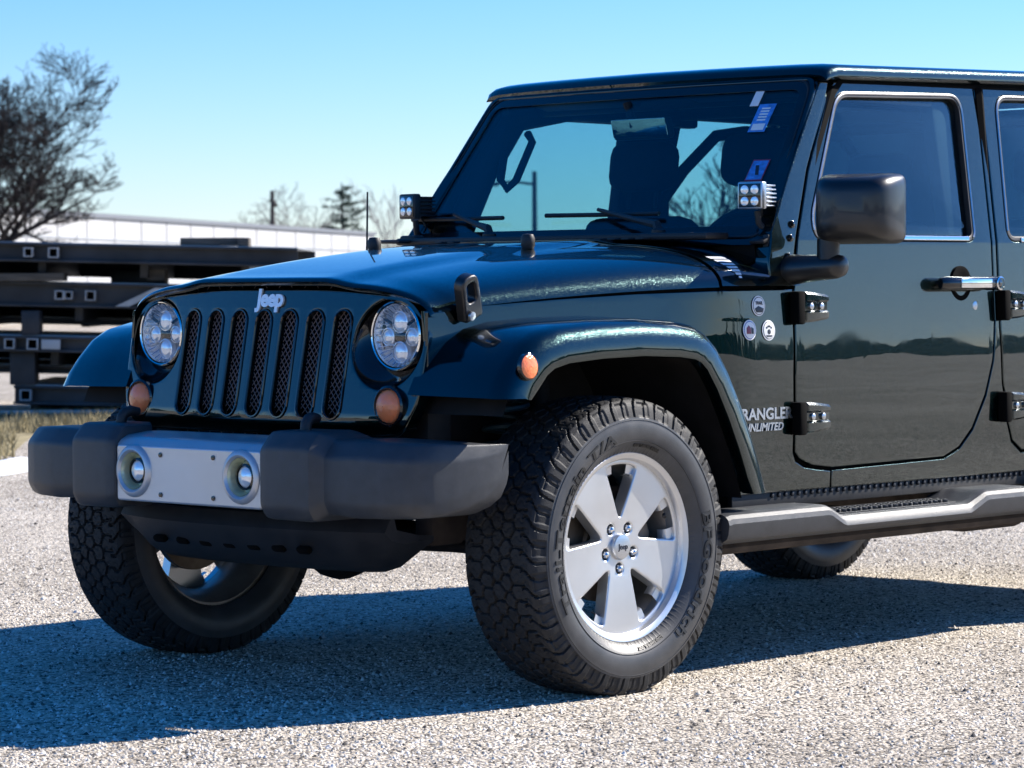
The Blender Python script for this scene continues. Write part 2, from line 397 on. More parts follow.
def loose_stones(n=150000):
    rs = np.random.RandomState(9)
    dist = 4.6+15.5*rs.rand(n)**1.55; lat = (rs.rand(n)-.5)*2*(.215*dist+.25)
    dv = np.array([math.sin(YAW), math.cos(YAW)]); rv = np.array([math.cos(YAW), -math.sin(YAW)])
    P = np.array([CAM.x, CAM.y])+dist[:, None]*dv+lat[:, None]*rv
    lane = np.sin(.9*P[:, 1]+.25*P[:, 0]+.6)+.7*np.sin(2.3*P[:, 1]-.8*P[:, 0]+1.9)+.5*np.sin(3.7*P[:, 0]+1.1*P[:, 1])
    P = P[rs.rand(n) < np.clip(.72+.25*lane, .3, 1)]; n = len(P)      # thinner where wheels have swept the stones aside
    r = rs.uniform(.0022, .0062, n)*np.where(rs.rand(n) < .04, 1.7, 1.0)
    base = np.array([(1, 0, 0), (.25, .95, .1), (-.85, .5, 0), (-.7, -.65, .1), (.35, -.9, 0), (.1, .05, .85), (-.15, .1, .7)])
    a = rs.rand(n)*2*PI; ca, sa = np.cos(a), np.sin(a)
    B = base[None]*rs.uniform(.7, 1.3, (n, 7, 3)); x = B[..., 0]*ca[:, None]-B[..., 1]*sa[:, None]; y = B[..., 0]*sa[:, None]+B[..., 1]*ca[:, None]
    V = np.stack([P[:, 0, None]+x*r[:, None], P[:, 1, None]+y*r[:, None], np.maximum(0, B[..., 2]*r[:, None]*1.15)-.0004], -1).reshape(-1, 3)
    F = np.array([(0, 1, 5), (1, 2, 6), (1, 6, 5), (2, 3, 6), (3, 4, 5), (3, 5, 6), (4, 0, 5)]); F = (F[None]+7*np.arange(n)[:, None, None]).reshape(-1, 3)
    me = bpy.data.meshes.new('loose_gravel'); me.vertices.add(len(V)); me.vertices.foreach_set('co', V.ravel()); me.loops.add(F.size); me.loops.foreach_set('vertex_index', F.ravel().astype(np.int32))
    me.polygons.add(len(F)); me.polygons.foreach_set('loop_start', np.arange(0, F.size, 3, dtype=np.int32)); me.update(calc_edges=True)
    at_ = me.attributes.new('stone', 'FLOAT', 'POINT'); at_.data.foreach_set('value', np.repeat(rs.rand(n), 7).astype(np.float32))
    m = mat('loose_stone', (.5, .47, .42), .85, 0, 0, .25); nn = m.node_tree; q = nn.nodes.new('ShaderNodeAttribute'); q.attribute_name = 'stone'; r2 = nn.nodes.new('ShaderNodeValToRGB'); e = r2.color_ramp
    e.elements[0].color = (.06, .055, .05, 1); e.elements[1].color = (.82, .79, .74, 1); x_ = e.elements.new(.14); x_.color = (.14, .125, .11, 1); x_ = e.elements.new(.24); x_.color = (.46, .41, .34, 1); x_ = e.elements.new(.7); x_.color = (.66, .60, .51, 1)
    nn.links.new(q.outputs['Fac'], r2.inputs[0]); nn.links.new(r2.outputs[0], nn.nodes['Principled BSDF'].inputs['Base Color'])
    me.materials.append(m); o = bpy.data.objects.new('loose_gravel', me); col.objects.link(o)
    tag(o, 'loose pale and dark gravel stones strewn over the lot', 'gravel', kind='stuff')
loose_stones()

# ------------------------------------------------------------------ the vehicle
suv = thing('off_road_suv', 'dark green four-door off-road SUV with silver five-spoke wheels parked on the gravel', 'car')

def gx(y, z): return -.505+.19*(z-.76)+.10*y*y+.016*(max(0, .775-z)/.05)**2
def hw(x): return min(.787, .615+.15*(x+.43))
def yz(x, z):
    if z < 1.25: y = .788-.02*max(0, z-.9)/.35-.012*(max(0, .9-z)/.4)**2
    else: y = .768-.085*(z-1.25)/.49
    lim = hw(x)-.085*max(0, min(.16, z-.95))*max(0, min(1, (.72-x)/.3)) if z < 1.2 else 9      # the engine-bay side leans in towards the hood
    return -min(y, lim)
def wx(y, z): return 1.2-.72*(1.747-z)-.05*(1-(y/.72)**2)

# --- dark inner structure that closes the gaps
b = MB()
b.box((.18, 0, .80), (1.05, .84, .42)); b.box((.78, 0, .85), (.12, 1.48, .5))
b.box((2.2, 0, .545), (2.9, 1.46, .07))
b.build('inner_body', M['under'], suv)
b = MB()
for s in (-1, 1):
    b.box((1.66, s*.46, .47), (3.9, .07, .13), .01)
b.box((-.45, 0, .50), (.08, .9, .1), .01); b.box((1.3, 0, .42), (1.0, .5, .12), .02); b.box((1.6, -.2, .33), (.7, .09, .09), .03)
b.box((2.15, -.62, .36), (.35, .14, .1), .03)
b.build('chassis_frame', M['rust'], suv)
def axle(x, name):
    b = MB(); b.tube([(x, -.70, .40), (x, .70, .40)], .042, 14)
    b.lathe([(.001, -.11), (.07, -.10), (.13, -.04), (.14, 0), (.13, .05), (.07, .11), (.001, .12)], (x, .18, .39), 'x', 20)
    for s in (-1, 1): b.box((x, s*.52, .40), (.12, .09, .17), .02); b.box((x-.0, s*.64, .40), (.14, .06, .22), .03)
    if x < 1: b.tube([(x-.16, -.62, .40), (x-.16, .62, .37)], .018, 10); b.tube([(x-.2, .50, .43), (x-.2, -.40, .50)], .015, 10)
    return b.build(name, M['under'], suv)
axle(0, 'front_axle'); axle(2.947, 'rear_axle')
for s in (-1, 1):
    pts = [(0.0+.062*math.cos(a), s*.50+.062*math.sin(a), .52+.36*a/(2*PI*8)) for a in np.linspace(0, 2*PI*8, 150)]
    MB().tube(pts, .008, 6).build('coil_spring', M['spring'], suv)

# --- hood
def hood_sec(x, zt, w, zs, n=22, drop=0):
    pts = []
    for k in range(-n, n+1):
        t = math.copysign(1-(1-abs(k)/n)**1.7, k)
        a = abs(t)
        z = zs+(zt-zs)*(1-a**4.2)**(1/1.9)
        z += .012*(1-min(1, max(0, (a*w-.27)/.08)))          # raised centre
        pts.append(Vector((x, t*w, z-drop)))
    return pts
def hood_dims(x):
    t = (x+.46)/1.09
    zt = 1.128+.112*(1-(1-t)**1.7) if t >= 0 else 1.128
    zs = 1.056+.064*(x+.44)/1.05-.012*((x-.1)/.55)**2
    return zt, hw(x), zs
rings = []
for x, d in ((-.446, .026), (-.462, .022), (-.469, .014), (-.464, .006), (-.452, .002), (-.43, 0)):
    zt, w_, zs = hood_dims(-.43)
    r_ = hood_sec(x, zt, w_, zs-.0, drop=0)
    for p in r_:
        a = abs(p.y)/w_; p.z = max(p.z-d, zs-.012); p.x += .055*a**3
    rings.append(r_)
for x in frange(-.36, .60, .04)+[.612]:
    zt, w_, zs = hood_dims(x); r_ = hood_sec(x, zt, w_, zs)
    k = max(0, 1-(x+.43)/.12)
    for p in r_: p.x += .055*(abs(p.y)/w_)**3*k
    rings.append(r_)
back = [p+Vector((.0, 0, -.03)) for p in rings[-1]]; rings.append(back)
hood = MB().loft(rings, ring_closed=False, caps=False).build('hood', M['paint'], suv, 45)
# seam below and behind the hood
rings = [[Vector((p.x+.005, p.y*.985, p.z-.016)) for p in r_] for r_ in rings[6:-1]]
for x in (.64, .9):
    zt, w_, zs = hood_dims(.61); rings.append([Vector((x, p.y*.985, p.z-.018)) for p in hood_sec(.61, zt, w_, zs)])
r0 = [Vector((p.x+.02, p.y*.98, p.z-.06)) for p in rings[0]]
MB().loft([r0]+rings, ring_closed=False, caps=False).build('hood_liner', M['gap'], suv)
# cowl with side returns
rings = []
for x in (.624, .70, .80, .90, .97):
    zt, w_, zs = hood_dims(.612); q = hood_sec(x, zt+.004, min(.787, hw(x)), zs+.004)
    rings.append(q)
rings.insert(0, [p+Vector((.002, 0, -.03)) for p in rings[0]])
MB().loft(rings, ring_closed=False, caps=False).build('cowl', M['paint'], suv, 45)
b = MB()
for k in range(16): b.box((.70, -.42+.056*k, 1.256), (.07, .03, .006), .002)
b.box((.755, 0, 1.262), (.11, 1.30, .022), .008)
b.build('cowl_vent', M['plastic_dark'], suv)

# --- grille
def stadium(c, w_, z0, z1, n=8):
    r_ = w_/2; out = []
    for k in range(n+1): a = PI*k/n; out.append((c+r_*math.cos(a), z1-r_+r_*math.sin(a)))
    for k in range(n+1): a = PI+PI*k/n; out.append((c+r_*math.cos(a), z0+r_+r_*math.sin(a)))
    return out
gout = round_poly([(-.555, .708), (.555, .708), (.611, .80), (.618, 1.02), (.50, 1.093), (.25, 1.113), (-.25, 1.113), (-.50, 1.093), (-.618, 1.02), (-.611, .80)],
                  [.06, .06, .10, .05, .10, .2, .2, .10, .05, .10], 6)
SP = .1035
slots = [stadium(k*SP, .064, .757, 1.052) for k in range(-3, 4)]
HC = [(s*.480, .962) for s in (-1, 1)]; HR = .121
holes = [circ(c, HR, 40) for c in HC]
grille = panel('grille', [gout]+slots+holes, lambda y, z: (gx(y, z), y, z), (.045, 0, 0), M['paint'], suv, .007, (frange(-.6, .6, .05), frange(.72, .78, .01)+frange(.80, 1.1, .04)), open_back=True)
# thin bright ring round every slot
b = MB()
for l in slots:
    b.tube([(gx(y, z)-.001, y, z) for y, z in inset(l, -.001, False)], .0035, 6, closed=True)
each(b, 'slot_trim', M['black_gloss'], grille)
# mesh behind the slots
b = MB(); x0 = .018
for l0 in range(-3, 4):
    c = l0*SP
    for k in range(-6, 22):
        for s in (-1, 1):
            z0 = .755+.0205*k
            p = [(c-s*.036, z0), (c+s*.036, z0+.085)]
            if z0+.085 < .77 or z0 > 1.05: continue
            b.tube([(gx(y, z)+x0, y, z) for y, z in p], .0015, 4)
b.build('grille_mesh', M['mesh'], grille)
MB().box((-.385, 0, .90), (.02, .84, .34)).build('radiator', M['gap'], grille)
def emb(p): y, z = p.x, p.y; y0 = -(y)-.022; z0 = 1.084+z; return Vector((gx(y0, z0)-.004-p.z, y0, z0))
text('emblem', 'Jeep', .066, .003, emb, M['emblem'], grille, shear=.0, offset=.0028, spacing=.94)
# top return of the grille
MB().loft([[Vector((gx(y, 1.09)+dx, y, zt)) for y in np.linspace(-.59, .59, 30) for zt in [1.105-.06*abs(y/.6)**4+dz]] for dx, dz in ((.006, -.01), (.02, .0), (.06, .003))], ring_closed=False, caps=False).build('grille_top', M['paint'], grille)

def headlight(s):
    cy, cz = HC[0 if s < 0 else 1]; ly, lz = s*.488, .984
    root = None
    rings = []
    for t in (0, .2, .5, .8, 1.0):
        c = Vector((cy, cz)).lerp(Vector((ly, lz)), t); r_ = HR+.002+(.096-HR)*(t**1.5); x = -.015*0+.052*t**.7
        rings.append([Vector((gx(c.x+r_*math.cos(a), c.y+r_*math.sin(a))+x, c.x+r_*math.cos(a), c.y+r_*math.sin(a))) for a in np.linspace(0, 2*PI, 48, endpoint=False)])
    hl = MB().loft(rings, caps=False).build('headlight', M['black_gloss'], suv)
    X = gx(ly, lz)+.022
    MB().lathe([(.0885, .012), (.0885, -.004), (.0915, -.006), (.0955, -.002), (.096, .03)], (X, ly, lz), 'x', 48).build('chrome_ring', M['chrome'], hl)
    b = MB(); b.lathe([(.086, .0), (.080, .02), (.06, .045), (.03, .06), (.001, .062)], (X, ly, lz), 'x', 40)
    for k in range(28):
        a = 2*PI*k/28
        b.tube([(X+.004, ly+.083*math.cos(a), lz+.083*math.sin(a)), (X+.03, ly+.058*math.cos(a), lz+.058*math.sin(a))], .002, 4)
    b.build('reflector', M['reflector'], hl)
    b = MB()
    for dy, dz, r_ in ((0, .036, .026), (-.046, -.004, .021), (.046, -.004, .021), (0, -.046, .026)):
        c = (X+.018, ly+dy, lz+dz)
        b.lathe([(r_+.004, .01), (r_+.004, -.004), (r_, -.006)], c, 'x', 20)
        b.lathe([(r_, -.002), (r_*.85, -.006), (r_*.5, -.009), (.001, -.010)], c, 'x', 20)
    b.build('projector', M['led'], hl)
    b = MB(); b.box((X+.02, ly, lz-.004), (.012, .045, .026), .004); b.tube([(X+.016, ly-.03, lz+.03), (X+.016, ly-.06, lz+.045)], .005, 6); b.tube([(X+.016, ly+.03, lz+.03), (X+.016, ly+.06, lz+.045)], .005, 6)
    b.build('divider', M['black_gloss'], hl)
    MB().lathe([(.086, -.003), (.07, -.010), (.04, -.016), (.001, -.018)], (X, ly, lz), 'x', 40).build('lens', M['lens'], hl)
    # turn signal
    ty, tz = s*.517, .795; X = gx(ty, tz)
    t = MB().lathe([(.056, .012), (.056, -.006), (.050, -.010), (.046, -.004)], (X, ty, tz), 'x', 32).build('turn_signal', M['black_gloss'], suv)
    MB().lathe([(.046, .0), (.043, -.010), (.030, -.020), (.012, -.025), (.001, -.026)], (X, ty, tz), 'x', 32).build('lens', M['amber'], t)
headlight(-1); headlight(1)
# fender side panel below the hood gap
fs = [(-.428, 1.050), (-.22, 1.067), (.026, 1.081), (.314, 1.094), (.62, 1.101), (.80, 1.104), (.948, 1.104), (.944, 1.0), (.940, .85), (.942, .62), (.956, .592), (1.0, .572), (1.06, .563), (1.13, .556),
      (1.13, .505), (.62, .505), (.62, .62), (.50, .86), (.35, .96), (.05, .985), (-.25, .955), (-.36, .90), (-.428, .86)]
o = panel('fender_panel', [fs], lambda x, z: (x, yz(x, z), z), (0, .012, 0), M['paint'], suv, .004, (frange(-.42, 1.1, .06), frange(.52, 1.1, .05)))
op = mirror_y(o, suv)
# front corner of the fender panel, turning in to the grille
b = MB()
rings = [[Vector((-.432+.01*k, -.604-.004*k, z)) for z in (.74, .85, .95, 1.045)] for k in range(3)]
MB().loft([[Vector((x, y, z)) for z in (.87, .92, .97, 1.045)] for x, y in ((-.405, -.600), (-.424, -.606), (-.430, -.612), (-.424, -.6165))], ring_closed=False, caps=False).build('fender_corner', M['paint'], o)

def decal(name, x, z, r_, m, parent, dy=.0025, sx=1.0):
    return panel(name, [circ((x, z), r_, 28, sx, 1)], lambda a, c: (a, yz(a, c)-dy, c), (0, .0015, 0), m, parent, .0004, wn=False)
for i, (x, z) in enumerate(((.78, 1.055), (.733, .985), (.822, .983))):
    d = decal('round_sticker', x, z, .030, M['white'], o, .003)
    decal('ring', x, z, .0265, M['dark_vinyl'] if i != 1 else M['blue_vinyl'], d, .0036); decal('field', x, z, .0245, M['white'], d, .0042)
    f = lambda a, c: (a, yz(a, c)-.0052, c)
    if i == 0:
        panel('mountain', [[(x-.021, z-.008), (x-.004, z+.0), (x+.006, z-.003), (x+.021, z-.008), (x+.014, z-.019), (x-.014, z-.019)]], f, (0, .0006, 0), M['dark_vinyl'], d, .0002, wn=False)
        text('lettering', 'TRAIL', .013, .0003, lambda p: Vector((x+p.x, yz(x, z)-.005-p.z, z+.008+p.y)), M['dark_vinyl'], d, offset=.0004)
    elif i == 1:
        panel('house', [[(x-.016, z-.011), (x+.004, z-.011), (x+.004, z+.006), (x-.006, z+.014), (x-.016, z+.006)]], f, (0, .0006, 0), M['red_vinyl'], d, .0002, wn=False)
        panel('shed', [[(x+.006, z-.011), (x+.016, z-.011), (x+.016, z+.004), (x+.006, z+.009)]], f, (0, .0006, 0), M['dark_vinyl'], d, .0002, wn=False)
    else:
        decal('paw_pad', x, z-.004, .0075, M['dark_vinyl'], d, .0052)
        for k in range(4): decal('paw_toe', x-.0105+.007*k, z+.008+(.004 if k in (1, 2) else 0), .0033, M['dark_vinyl'], d, .0052)
        panel('band', [[(x-.015, z-.014), (x+.015, z-.014), (x+.011, z-.019), (x-.011, z-.019)]], f, (0, .0006, 0), M['dark_vinyl'], d, .0002, wn=False)
text('model_lettering', 'WRANGLER', .047, .0015, lambda p: Vector((.782+p.x*1.16, yz(.795, .737)-.002-p.z, .737+p.y)), M['steel'], o, offset=.0012, spacing=1.0)
text('model_lettering', 'UNLIMITED', .032, .0015, lambda p: Vector((.795+p.x*1.12, yz(.8, .699)-.002-p.z, .699+p.y)), M['steel'], o, shear=.25, offset=.0008)
# white striped triangle on the cowl side
def cowl_pt(x, z):
    zt, w_, zs = hood_dims(.612); w_ = min(.787, hw(x)); q = (z-zs-.004)/(zt-zs); a = (1-max(0, min(.999, q))**1.9)**(1/4.2); return -a*w_
b = MB()
for k in range(7):
    z0 = 1.200-.0095*k; h = .0065; wd = .036*(1-k/7.2)
    v = [Vector((x, cowl_pt(x, z)-.003, z)) for x, z in ((.700-wd, z0), (.700+wd, z0), (.700+wd*.93, z0-h), (.700-wd*.93, z0-h))]
    b.add(v, [(0, 1, 2, 3)])
b.build('white_stripes', M['white'], o)

# --- fender flares
FP = [(-.462, .818), (-.440, .862), (-.405, .905), (-.355, .955), (-.300, .986), (-.22, 1.004), (-.08, 1.014), (.08, 1.018), (.22, 1.012), (.30, 1.002), (.352, .982), (.40, .945), (.455, .875), (.51, .785), (.56, .69), (.60, .60), (.628, .518)]
def flare(path, name, yi, legw):
    n = len(path); rings = []
    for i, (x, z) in enumerate(path):
        a = Vector(path[max(0, i-1)]); c = Vector(path[min(n-1, i+1)]); t = (c-a).normalized(); nn = Vector((-t.y, t.x))
        L = legw(i/(n-1)); yin = yi(x)
        def P(y, d): return Vector((x, y, z))+Vector((nn.x, 0, nn.y))*d
        lip = .088*L
        sec = [P(-yin, .012), P(-(yin*.55+.885*.45), .008), P(-.865, .004), P(-.89, -.002), P(-.908, -.012), P(-.921, -.028), P(-.928, -.048), P(-.932, -lip), P(-.930, -lip-.010), P(-.920, -lip-.013), P(-.885, -lip-.006), P(-.86, -.05*L), P(-yin, -.045*L)]
        for p in sec: p.z = max(p.z, min(path[0][1], path[-1][1]) if i > n/2 else path[0][1]-.004*i)
        rings.append(sec)
    return MB().loft(rings).build(name, M['paint'], suv, 38)
FP = [(x+.035*min(1, max(0, (x+.1)/.35)), z+.004) for x, z in FP]
fl = flare(FP, 'fender_flare', lambda x: min(.785, .585+.15*(x+.46)), lambda t: 1.0 if t < .6 else 1.0)
for dx, sgn in ((0, -1),):
    mk = MB().lathe([(.036, .006), (.036, -.004), (.032, -.006)], (0, 0, 0), 'y', 28)
    mk2 = MB().lathe([(.033, -.004), (.028, -.007), (.015, -.010), (.001, -.011)], (0, 0, 0), 'y', 28)
    X = Matrix.Translation((-.368, -.9285, .905)) @ Matrix.Rotation(R(-4), 4, 'X') @ Matrix.Rotation(R(0), 4, 'Z')
    m1 = MB().add(mk.v, mk.f, X).build('side_marker', M['black_gloss'], fl); MB().add(mk2.v, mk2.f, X).build('lens', M['amber'], m1)
flr = mirror_y(fl, suv)
# dark moulding along the arch edge
# wheel housing
rings = []
for i, (x, z) in enumerate(FP):
    c = Vector((0.06, .40)); p = Vector((x, z)); d = (p-c).normalized(); q = p-d*.075
    rings.append([Vector((q.x, y, q.y)) for y in (-.87, -.60, -.40)])
hs_ = MB().loft(rings, ring_closed=False, caps=False).build('wheel_housing', M['under'], suv); mirror_y(hs_, suv)
b = MB(); b.box((.70, -.60, .62), (.04, .30, .5), .01); b.box((.2, -.41, .78), (1.0, .03, .5)); b.box((-.1, -.52, .84), (.14, .12, .1), .02); b.tube([(.14, -.5, .45), (.16, -.48, .95)], .03, 10); b.box((-.33, -.50, .72), (.10, .14, .22), .02)
hb = b.build('wheel_well_parts', M['under'], suv); mirror_y(hb, suv)

# --- doors
FD = [(.953, .62), (.950, .85), (.957, 1.10), (.985, 1.25), (1.085, 1.46), (1.243, 1.704), (1.275, 1.736), (2.022, 1.756), (2.026, 1.62), (2.0, 1.25), (1.997, 1.0), (1.981, .872), (1.938, .761), (1.869, .657), (1.80, .600), (1.72, .573), (1.14, .566), (1.04, .577), (.978, .598)]
FG = round_poly([(1.082, 1.265), (1.080, 1.32), (1.286, 1.690), (1.930, 1.712), (1.898, 1.268)], [.035, .04, .05, .05, .025], 6)
RD = [(2.068, 1.757), (2.058, 1.55), (2.036, 1.25), (2.033, .968), (2.043, .806), (2.072, .68), (2.105, .609), (2.16, .575), (2.40, .573), (2.47, .66), (2.54, .83), (2.64, .94), (2.735, 1.0), (2.765, 1.08), (2.77, 1.25), (2.76, 1.775)]
RG = round_poly([(2.112, 1.27), (2.155, 1.718), (2.69, 1.735), (2.70, 1.275)], [.03, .05, .05, .03], 6)
def door(out, gl, name_h):
    f = lambda x, z: (x, yz(x, z), z)
    trim = inset(gl, -.016, False)
    c = (frange(1.0, 2.7, .08), frange(.60, 1.2, .05)+[1.235, 1.25, 1.265]+frange(1.3, 1.72, .06))
    d = panel('door', [out, trim], f, (0, .045, 0), M['paint'], suv, .004, c)
    panel('window_trim', [inset(gl, -.015, False), inset(gl, .001, False)], lambda x, z: (x, yz(x, z)-.001, z), (0, .02, 0), M['plastic_dark'], d, .003)
    # bright strip along the bottom and front of the glass
    lo = [p for p in gl]
    x0, x1 = gl[0][0], gl[-1][0]
    panel('window_strip', [[(x0+.03, 1.252), (x1+.0, 1.254), (x1+.002, 1.270), (x0+.03, 1.268)]], lambda x, z: (x, yz(x, z)-.006, z), (0, .01, 0), M['chrome'], d, .004)
    b = MB(); n = len(gl)
    zz = [p for p in gl if p[1] > 1.275]
    b.tube([(x, yz(x, z)-.001, z) for x, z in inset(gl, -.012, False)][5:-3], .0045, 6)
    b.build('window_bead', M['steel'], d)
    panel('window_glass', [inset(gl, -.004, False)], lambda x, z: (x, yz(x, z)+.014, z), (0, .004, 0), M['tint'], d, .0005, ((), frange(1.3, 1.72, .06)), wn=False)
    x1 = max(p[0] for p in out if p[1] < 1.2 and p[1] > .9)
    hx = 1.822 if x1 < 2.2 else 2.60
    hz = 1.119
    y0 = yz(hx, hz)
    h = MB().lathe([(.056, .004), (.055, -.004), (.048, -.005), (.035, -.001), (.001, .001)], (hx-.005, y0, hz), 'y', 28).build('door_handle', M['gap'], d)
    b = MB(); b.tube([(hx-.155, y0-.028, hz), (hx-.14, y0-.036, hz), (hx-.06, y0-.042, hz), (hx+.06, y0-.042, hz), (hx+.10, y0-.040, hz), (hx+.145, y0-.034, hz)], [.018, .022, .0215, .0215, .023, .022], 14)
    b.tube([(hx-.12, y0, hz), (hx-.12, y0-.035, hz)], .014, 8); b.tube([(hx+.115, y0, hz), (hx+.115, y0-.035, hz)], .018, 8)
    b.build('grip', M['black_gloss'], h)
    MB().box((hx-.005, y0-.0615, hz), (.17, .008, .03), .0035).build('grip_cover', M['chrome'], h)
    MB().lathe([(.022, .0), (.022, -.004), (.018, -.006)], (hx+.125, y0-.062, hz), 'y', 20).build('push_button', M['chrome'], h)
    MB().lathe([(.015, .002), (.015, -.004), (.010, -.006), (.001, -.006)], (hx+.072, y0, hz-.072), 'y', 20).build('lock', M['steel'], d)
    xh = min(p[0] for p in out if .8 < p[1] < 1.12)
    for z in (1.050, .722):
        b = MB(); y1 = yz(xh+.05, z)
        # strap hinge: tapering block with rounded top and two bolts
        rings = []
        for x, hh, th in ((xh+.018, .045, .030), (xh+.022, .046, .034), (xh+.06, .044, .034), (xh+.12, .038, .030), (xh+.138, .036, .026), (xh+.142, .032, .018)):
            rings.append([Vector((x, y1-.0, z-hh)), Vector((x, y1-th*.8, z-hh)), Vector((x, y1-th, z-hh+.006)), Vector((x, y1-th, z-.016)), Vector((x, y1-th*.72, z-.010)), Vector((x, y1-th*.72, z+.014)), Vector((x, y1-th, z+.020)), Vector((x, y1-th, z+hh-.008)), Vector((x, y1-th*.7, z+hh)), Vector((x, y1, z+hh))])
        hg = b.loft(rings).build('hinge', M['paint'], d, 30)
        b = MB()
        for dx in (.05, .10): b.lathe([(.010, 0), (.010, -.006), (.006, -.008), (.001, -.008)], (xh+dx, y1-.024, z+.002), 'y', 12)
        b.build('bolt', M['steel'], hg)
        b = MB(); b.box((xh-.002, y1-.016, z-.002), (.034, .036, .098), .006); b.build('knuckle', M['gap'], hg)
    # inner trim
    xs = [p[0] for p in out if p[1] < 1.2]
    MB().box(((min(xs)+max(xs))/2, -.705, .92), (max(xs)-min(xs)-.22, .05, .62), .02).build('inner_trim', M['interior'], d)
    return d
fd = door(FD, FG, 0); rd = door(RD, RG, 1)
mirror_tree(fd, suv); mirror_tree(rd, suv)
# rocker and pillar between the doors
rk = [(1.138, .505), (2.50, .505), (2.48, .60), (2.42, .566), (2.155, .567), (2.098, .603), (2.066, .675), (2.036, .80), (2.025, .97), (2.028, 1.25), (2.050, 1.55), (2.060, 1.757), (2.030, 1.757), (2.034, 1.62), (2.008, 1.25), (2.005, 1.0), (1.989, .870), (1.946, .757), (1.876, .651), (1.805, .593), (1.722, .565), (1.138, .557)]
o = panel('rocker_panel', [rk], lambda x, z: (x, yz(x, z)+.001, z), (0, .02, 0), M['paint'], suv, .003, (frange(1.2, 2.5, .1), frange(.6, 1.75, .08)))
b = MB()
b.box((1.55, -.755, .485), (1.75, .02, .05), .004)
for k in range(44): b.box((.86+.032*k, -.766, .496), (.012, .012, .014), .004, (0, R(25), 0))
b.build('sill_flange', M['plastic_dark'], o)
mirror_tree(o, suv)
# black inner skins behind the door gaps
b = MB()
for s in (-1, 1):
    b.box((1.75, s*.742, 1.02), (1.72, .008, .92)) if False else None
    b.box((.985, s*.735, .84), (.10, .05, .56)); b.box((2.02, s*.735, .92), (.12, .05, .70))
    b.box((1.5, s*.73, .545), (1.9, .06, .06))
    b.tube([(1.0, s*.735, 1.26), (1.12, s*.705, 1.48), (1.265, s*.672, 1.705), (1.32, s*.66, 1.735), (2.7, s*.66, 1.775)], .024, 8)
    b.tube([(2.03, s*.735, 1.20), (2.055, s*.665, 1.75)], .028, 8)
each(b, 'door_frame', M['gap'], suv)
# rear quarter
QP = [(2.775, 1.785), (2.782, 1.25), (2.778, 1.09), (2.80, 1.03), (2.95, 1.035), (3.25, 1.02), (3.40, .93), (3.46, .80), (3.50, .62), (3.70, .62), (3.72, 1.2), (3.66, 1.805)]
QG = round_poly([(2.84, 1.29), (2.85, 1.735), (3.58, 1.755), (3.62, 1.30)], .06, 6)
q = panel('rear_quarter', [QP, QG], lambda x, z: (x, yz(x, z), z), (0, .03, 0), M['paint'], suv, .004, (frange(2.8, 3.7, .1), frange(.7, 1.75, .1)))
panel('window_glass', [inset(QG, -.006, False)], lambda x, z: (x, yz(x, z)+.012, z), (0, .004, 0), M['privacy'], q, .0005, wn=False)
mirror_tree(q, suv)
tg = panel('tailgate', [round_poly([(-.775, .62), (.775, .62), (.77, 1.25), (.69, 1.79), (-.69, 1.79), (-.77, 1.25)], .04), round_poly([(-.62, 1.3), (.62, 1.3), (.56, 1.72), (-.56, 1.72)], .06)],
           lambda y, z: (3.71-.04*max(0, (z-1.2)), y, z), (-.04, 0, 0), M['paint'], suv, .006, (frange(-.7, .7, .1), frange(.7, 1.75, .1)))
panel('window_glass', [round_poly([(-.63, 1.29), (.63, 1.29), (.57, 1.73), (-.57, 1.73)], .06)], lambda y, z: (3.70-.04*max(0, (z-1.2)), y, z), (-.004, 0, 0), M['privacy'], tg, .0005, wn=False)
RFP = [(2.947-.0+dx, z) for dx, z in ((-.50, .53), (-.49, .62), (-.45, .74), (-.40, .85), (-.33, .95), (-.25, 1.005), (-.1, 1.03), (.1, 1.03), (.26, 1.0), (.36, .93), (.43, .82), (.48, .68), (.50, .58))]
rf = flare(RFP, 'fender_flare', lambda x: .78, lambda t: 1.0); mirror_y(rf, suv)
MB().box((3.78, 0, .60), (.16, 1.6, .17), .03).build('rear_bumper', M['plastic'], suv)

# --- roof
def roof_sec(x, drop=0, sh=0):
    dz = .030*(x-1.27)-drop; h = [(.676, 1.738), (.700, 1.745), (.713, 1.752), (.714, 1.768), (.706, 1.782), (.690, 1.789), (.655, 1.793), (.58, 1.795), (.45, 1.796), (.25, 1.797), (0, 1.798)]
    return [Vector((x, -y, z+dz)) for y, z in h]+[Vector((x, y, z+dz)) for y, z in h[-2::-1]]
rings = []
for x, k in ((1.205, .05), (1.198, .034), (1.205, .018), (1.225, .007), (1.26, 0)):
    r_ = roof_sec(x)
    for p in r_:
        p.z = max(1.737, p.z-k); p.x -= .05*(1-(p.y/.71)**2)
    rings.append(r_)
for x in frange(1.34, 3.66, .1): 
    r_ = roof_sec(x)
    for p in r_: p.x -= .05*(1-(p.y/.71)**2)*max(0, 1-(x-1.27)/.4)
    rings.append(r_)
for x, k in ((3.70, .01), (3.725, .03), (3.735, .07)):
    r_ = roof_sec(x)
    for p in r_: p.z = p.z-k
    rings.append(r_)
roof = MB().loft(rings, ring_closed=False, caps=False).build('roof', M['paint'], suv, 45)
MB().loft([[Vector((x, y, 1.735+.03*(x-1.27)+dz)) for y, dz in ((-.67, 0), (-.60, .04), (0, .055), (.60, .04), (.67, 0))] for x in (1.23, 1.3, 2.5, 3.68)], ring_closed=False, caps=False).build('headliner', M['interior'], roof)

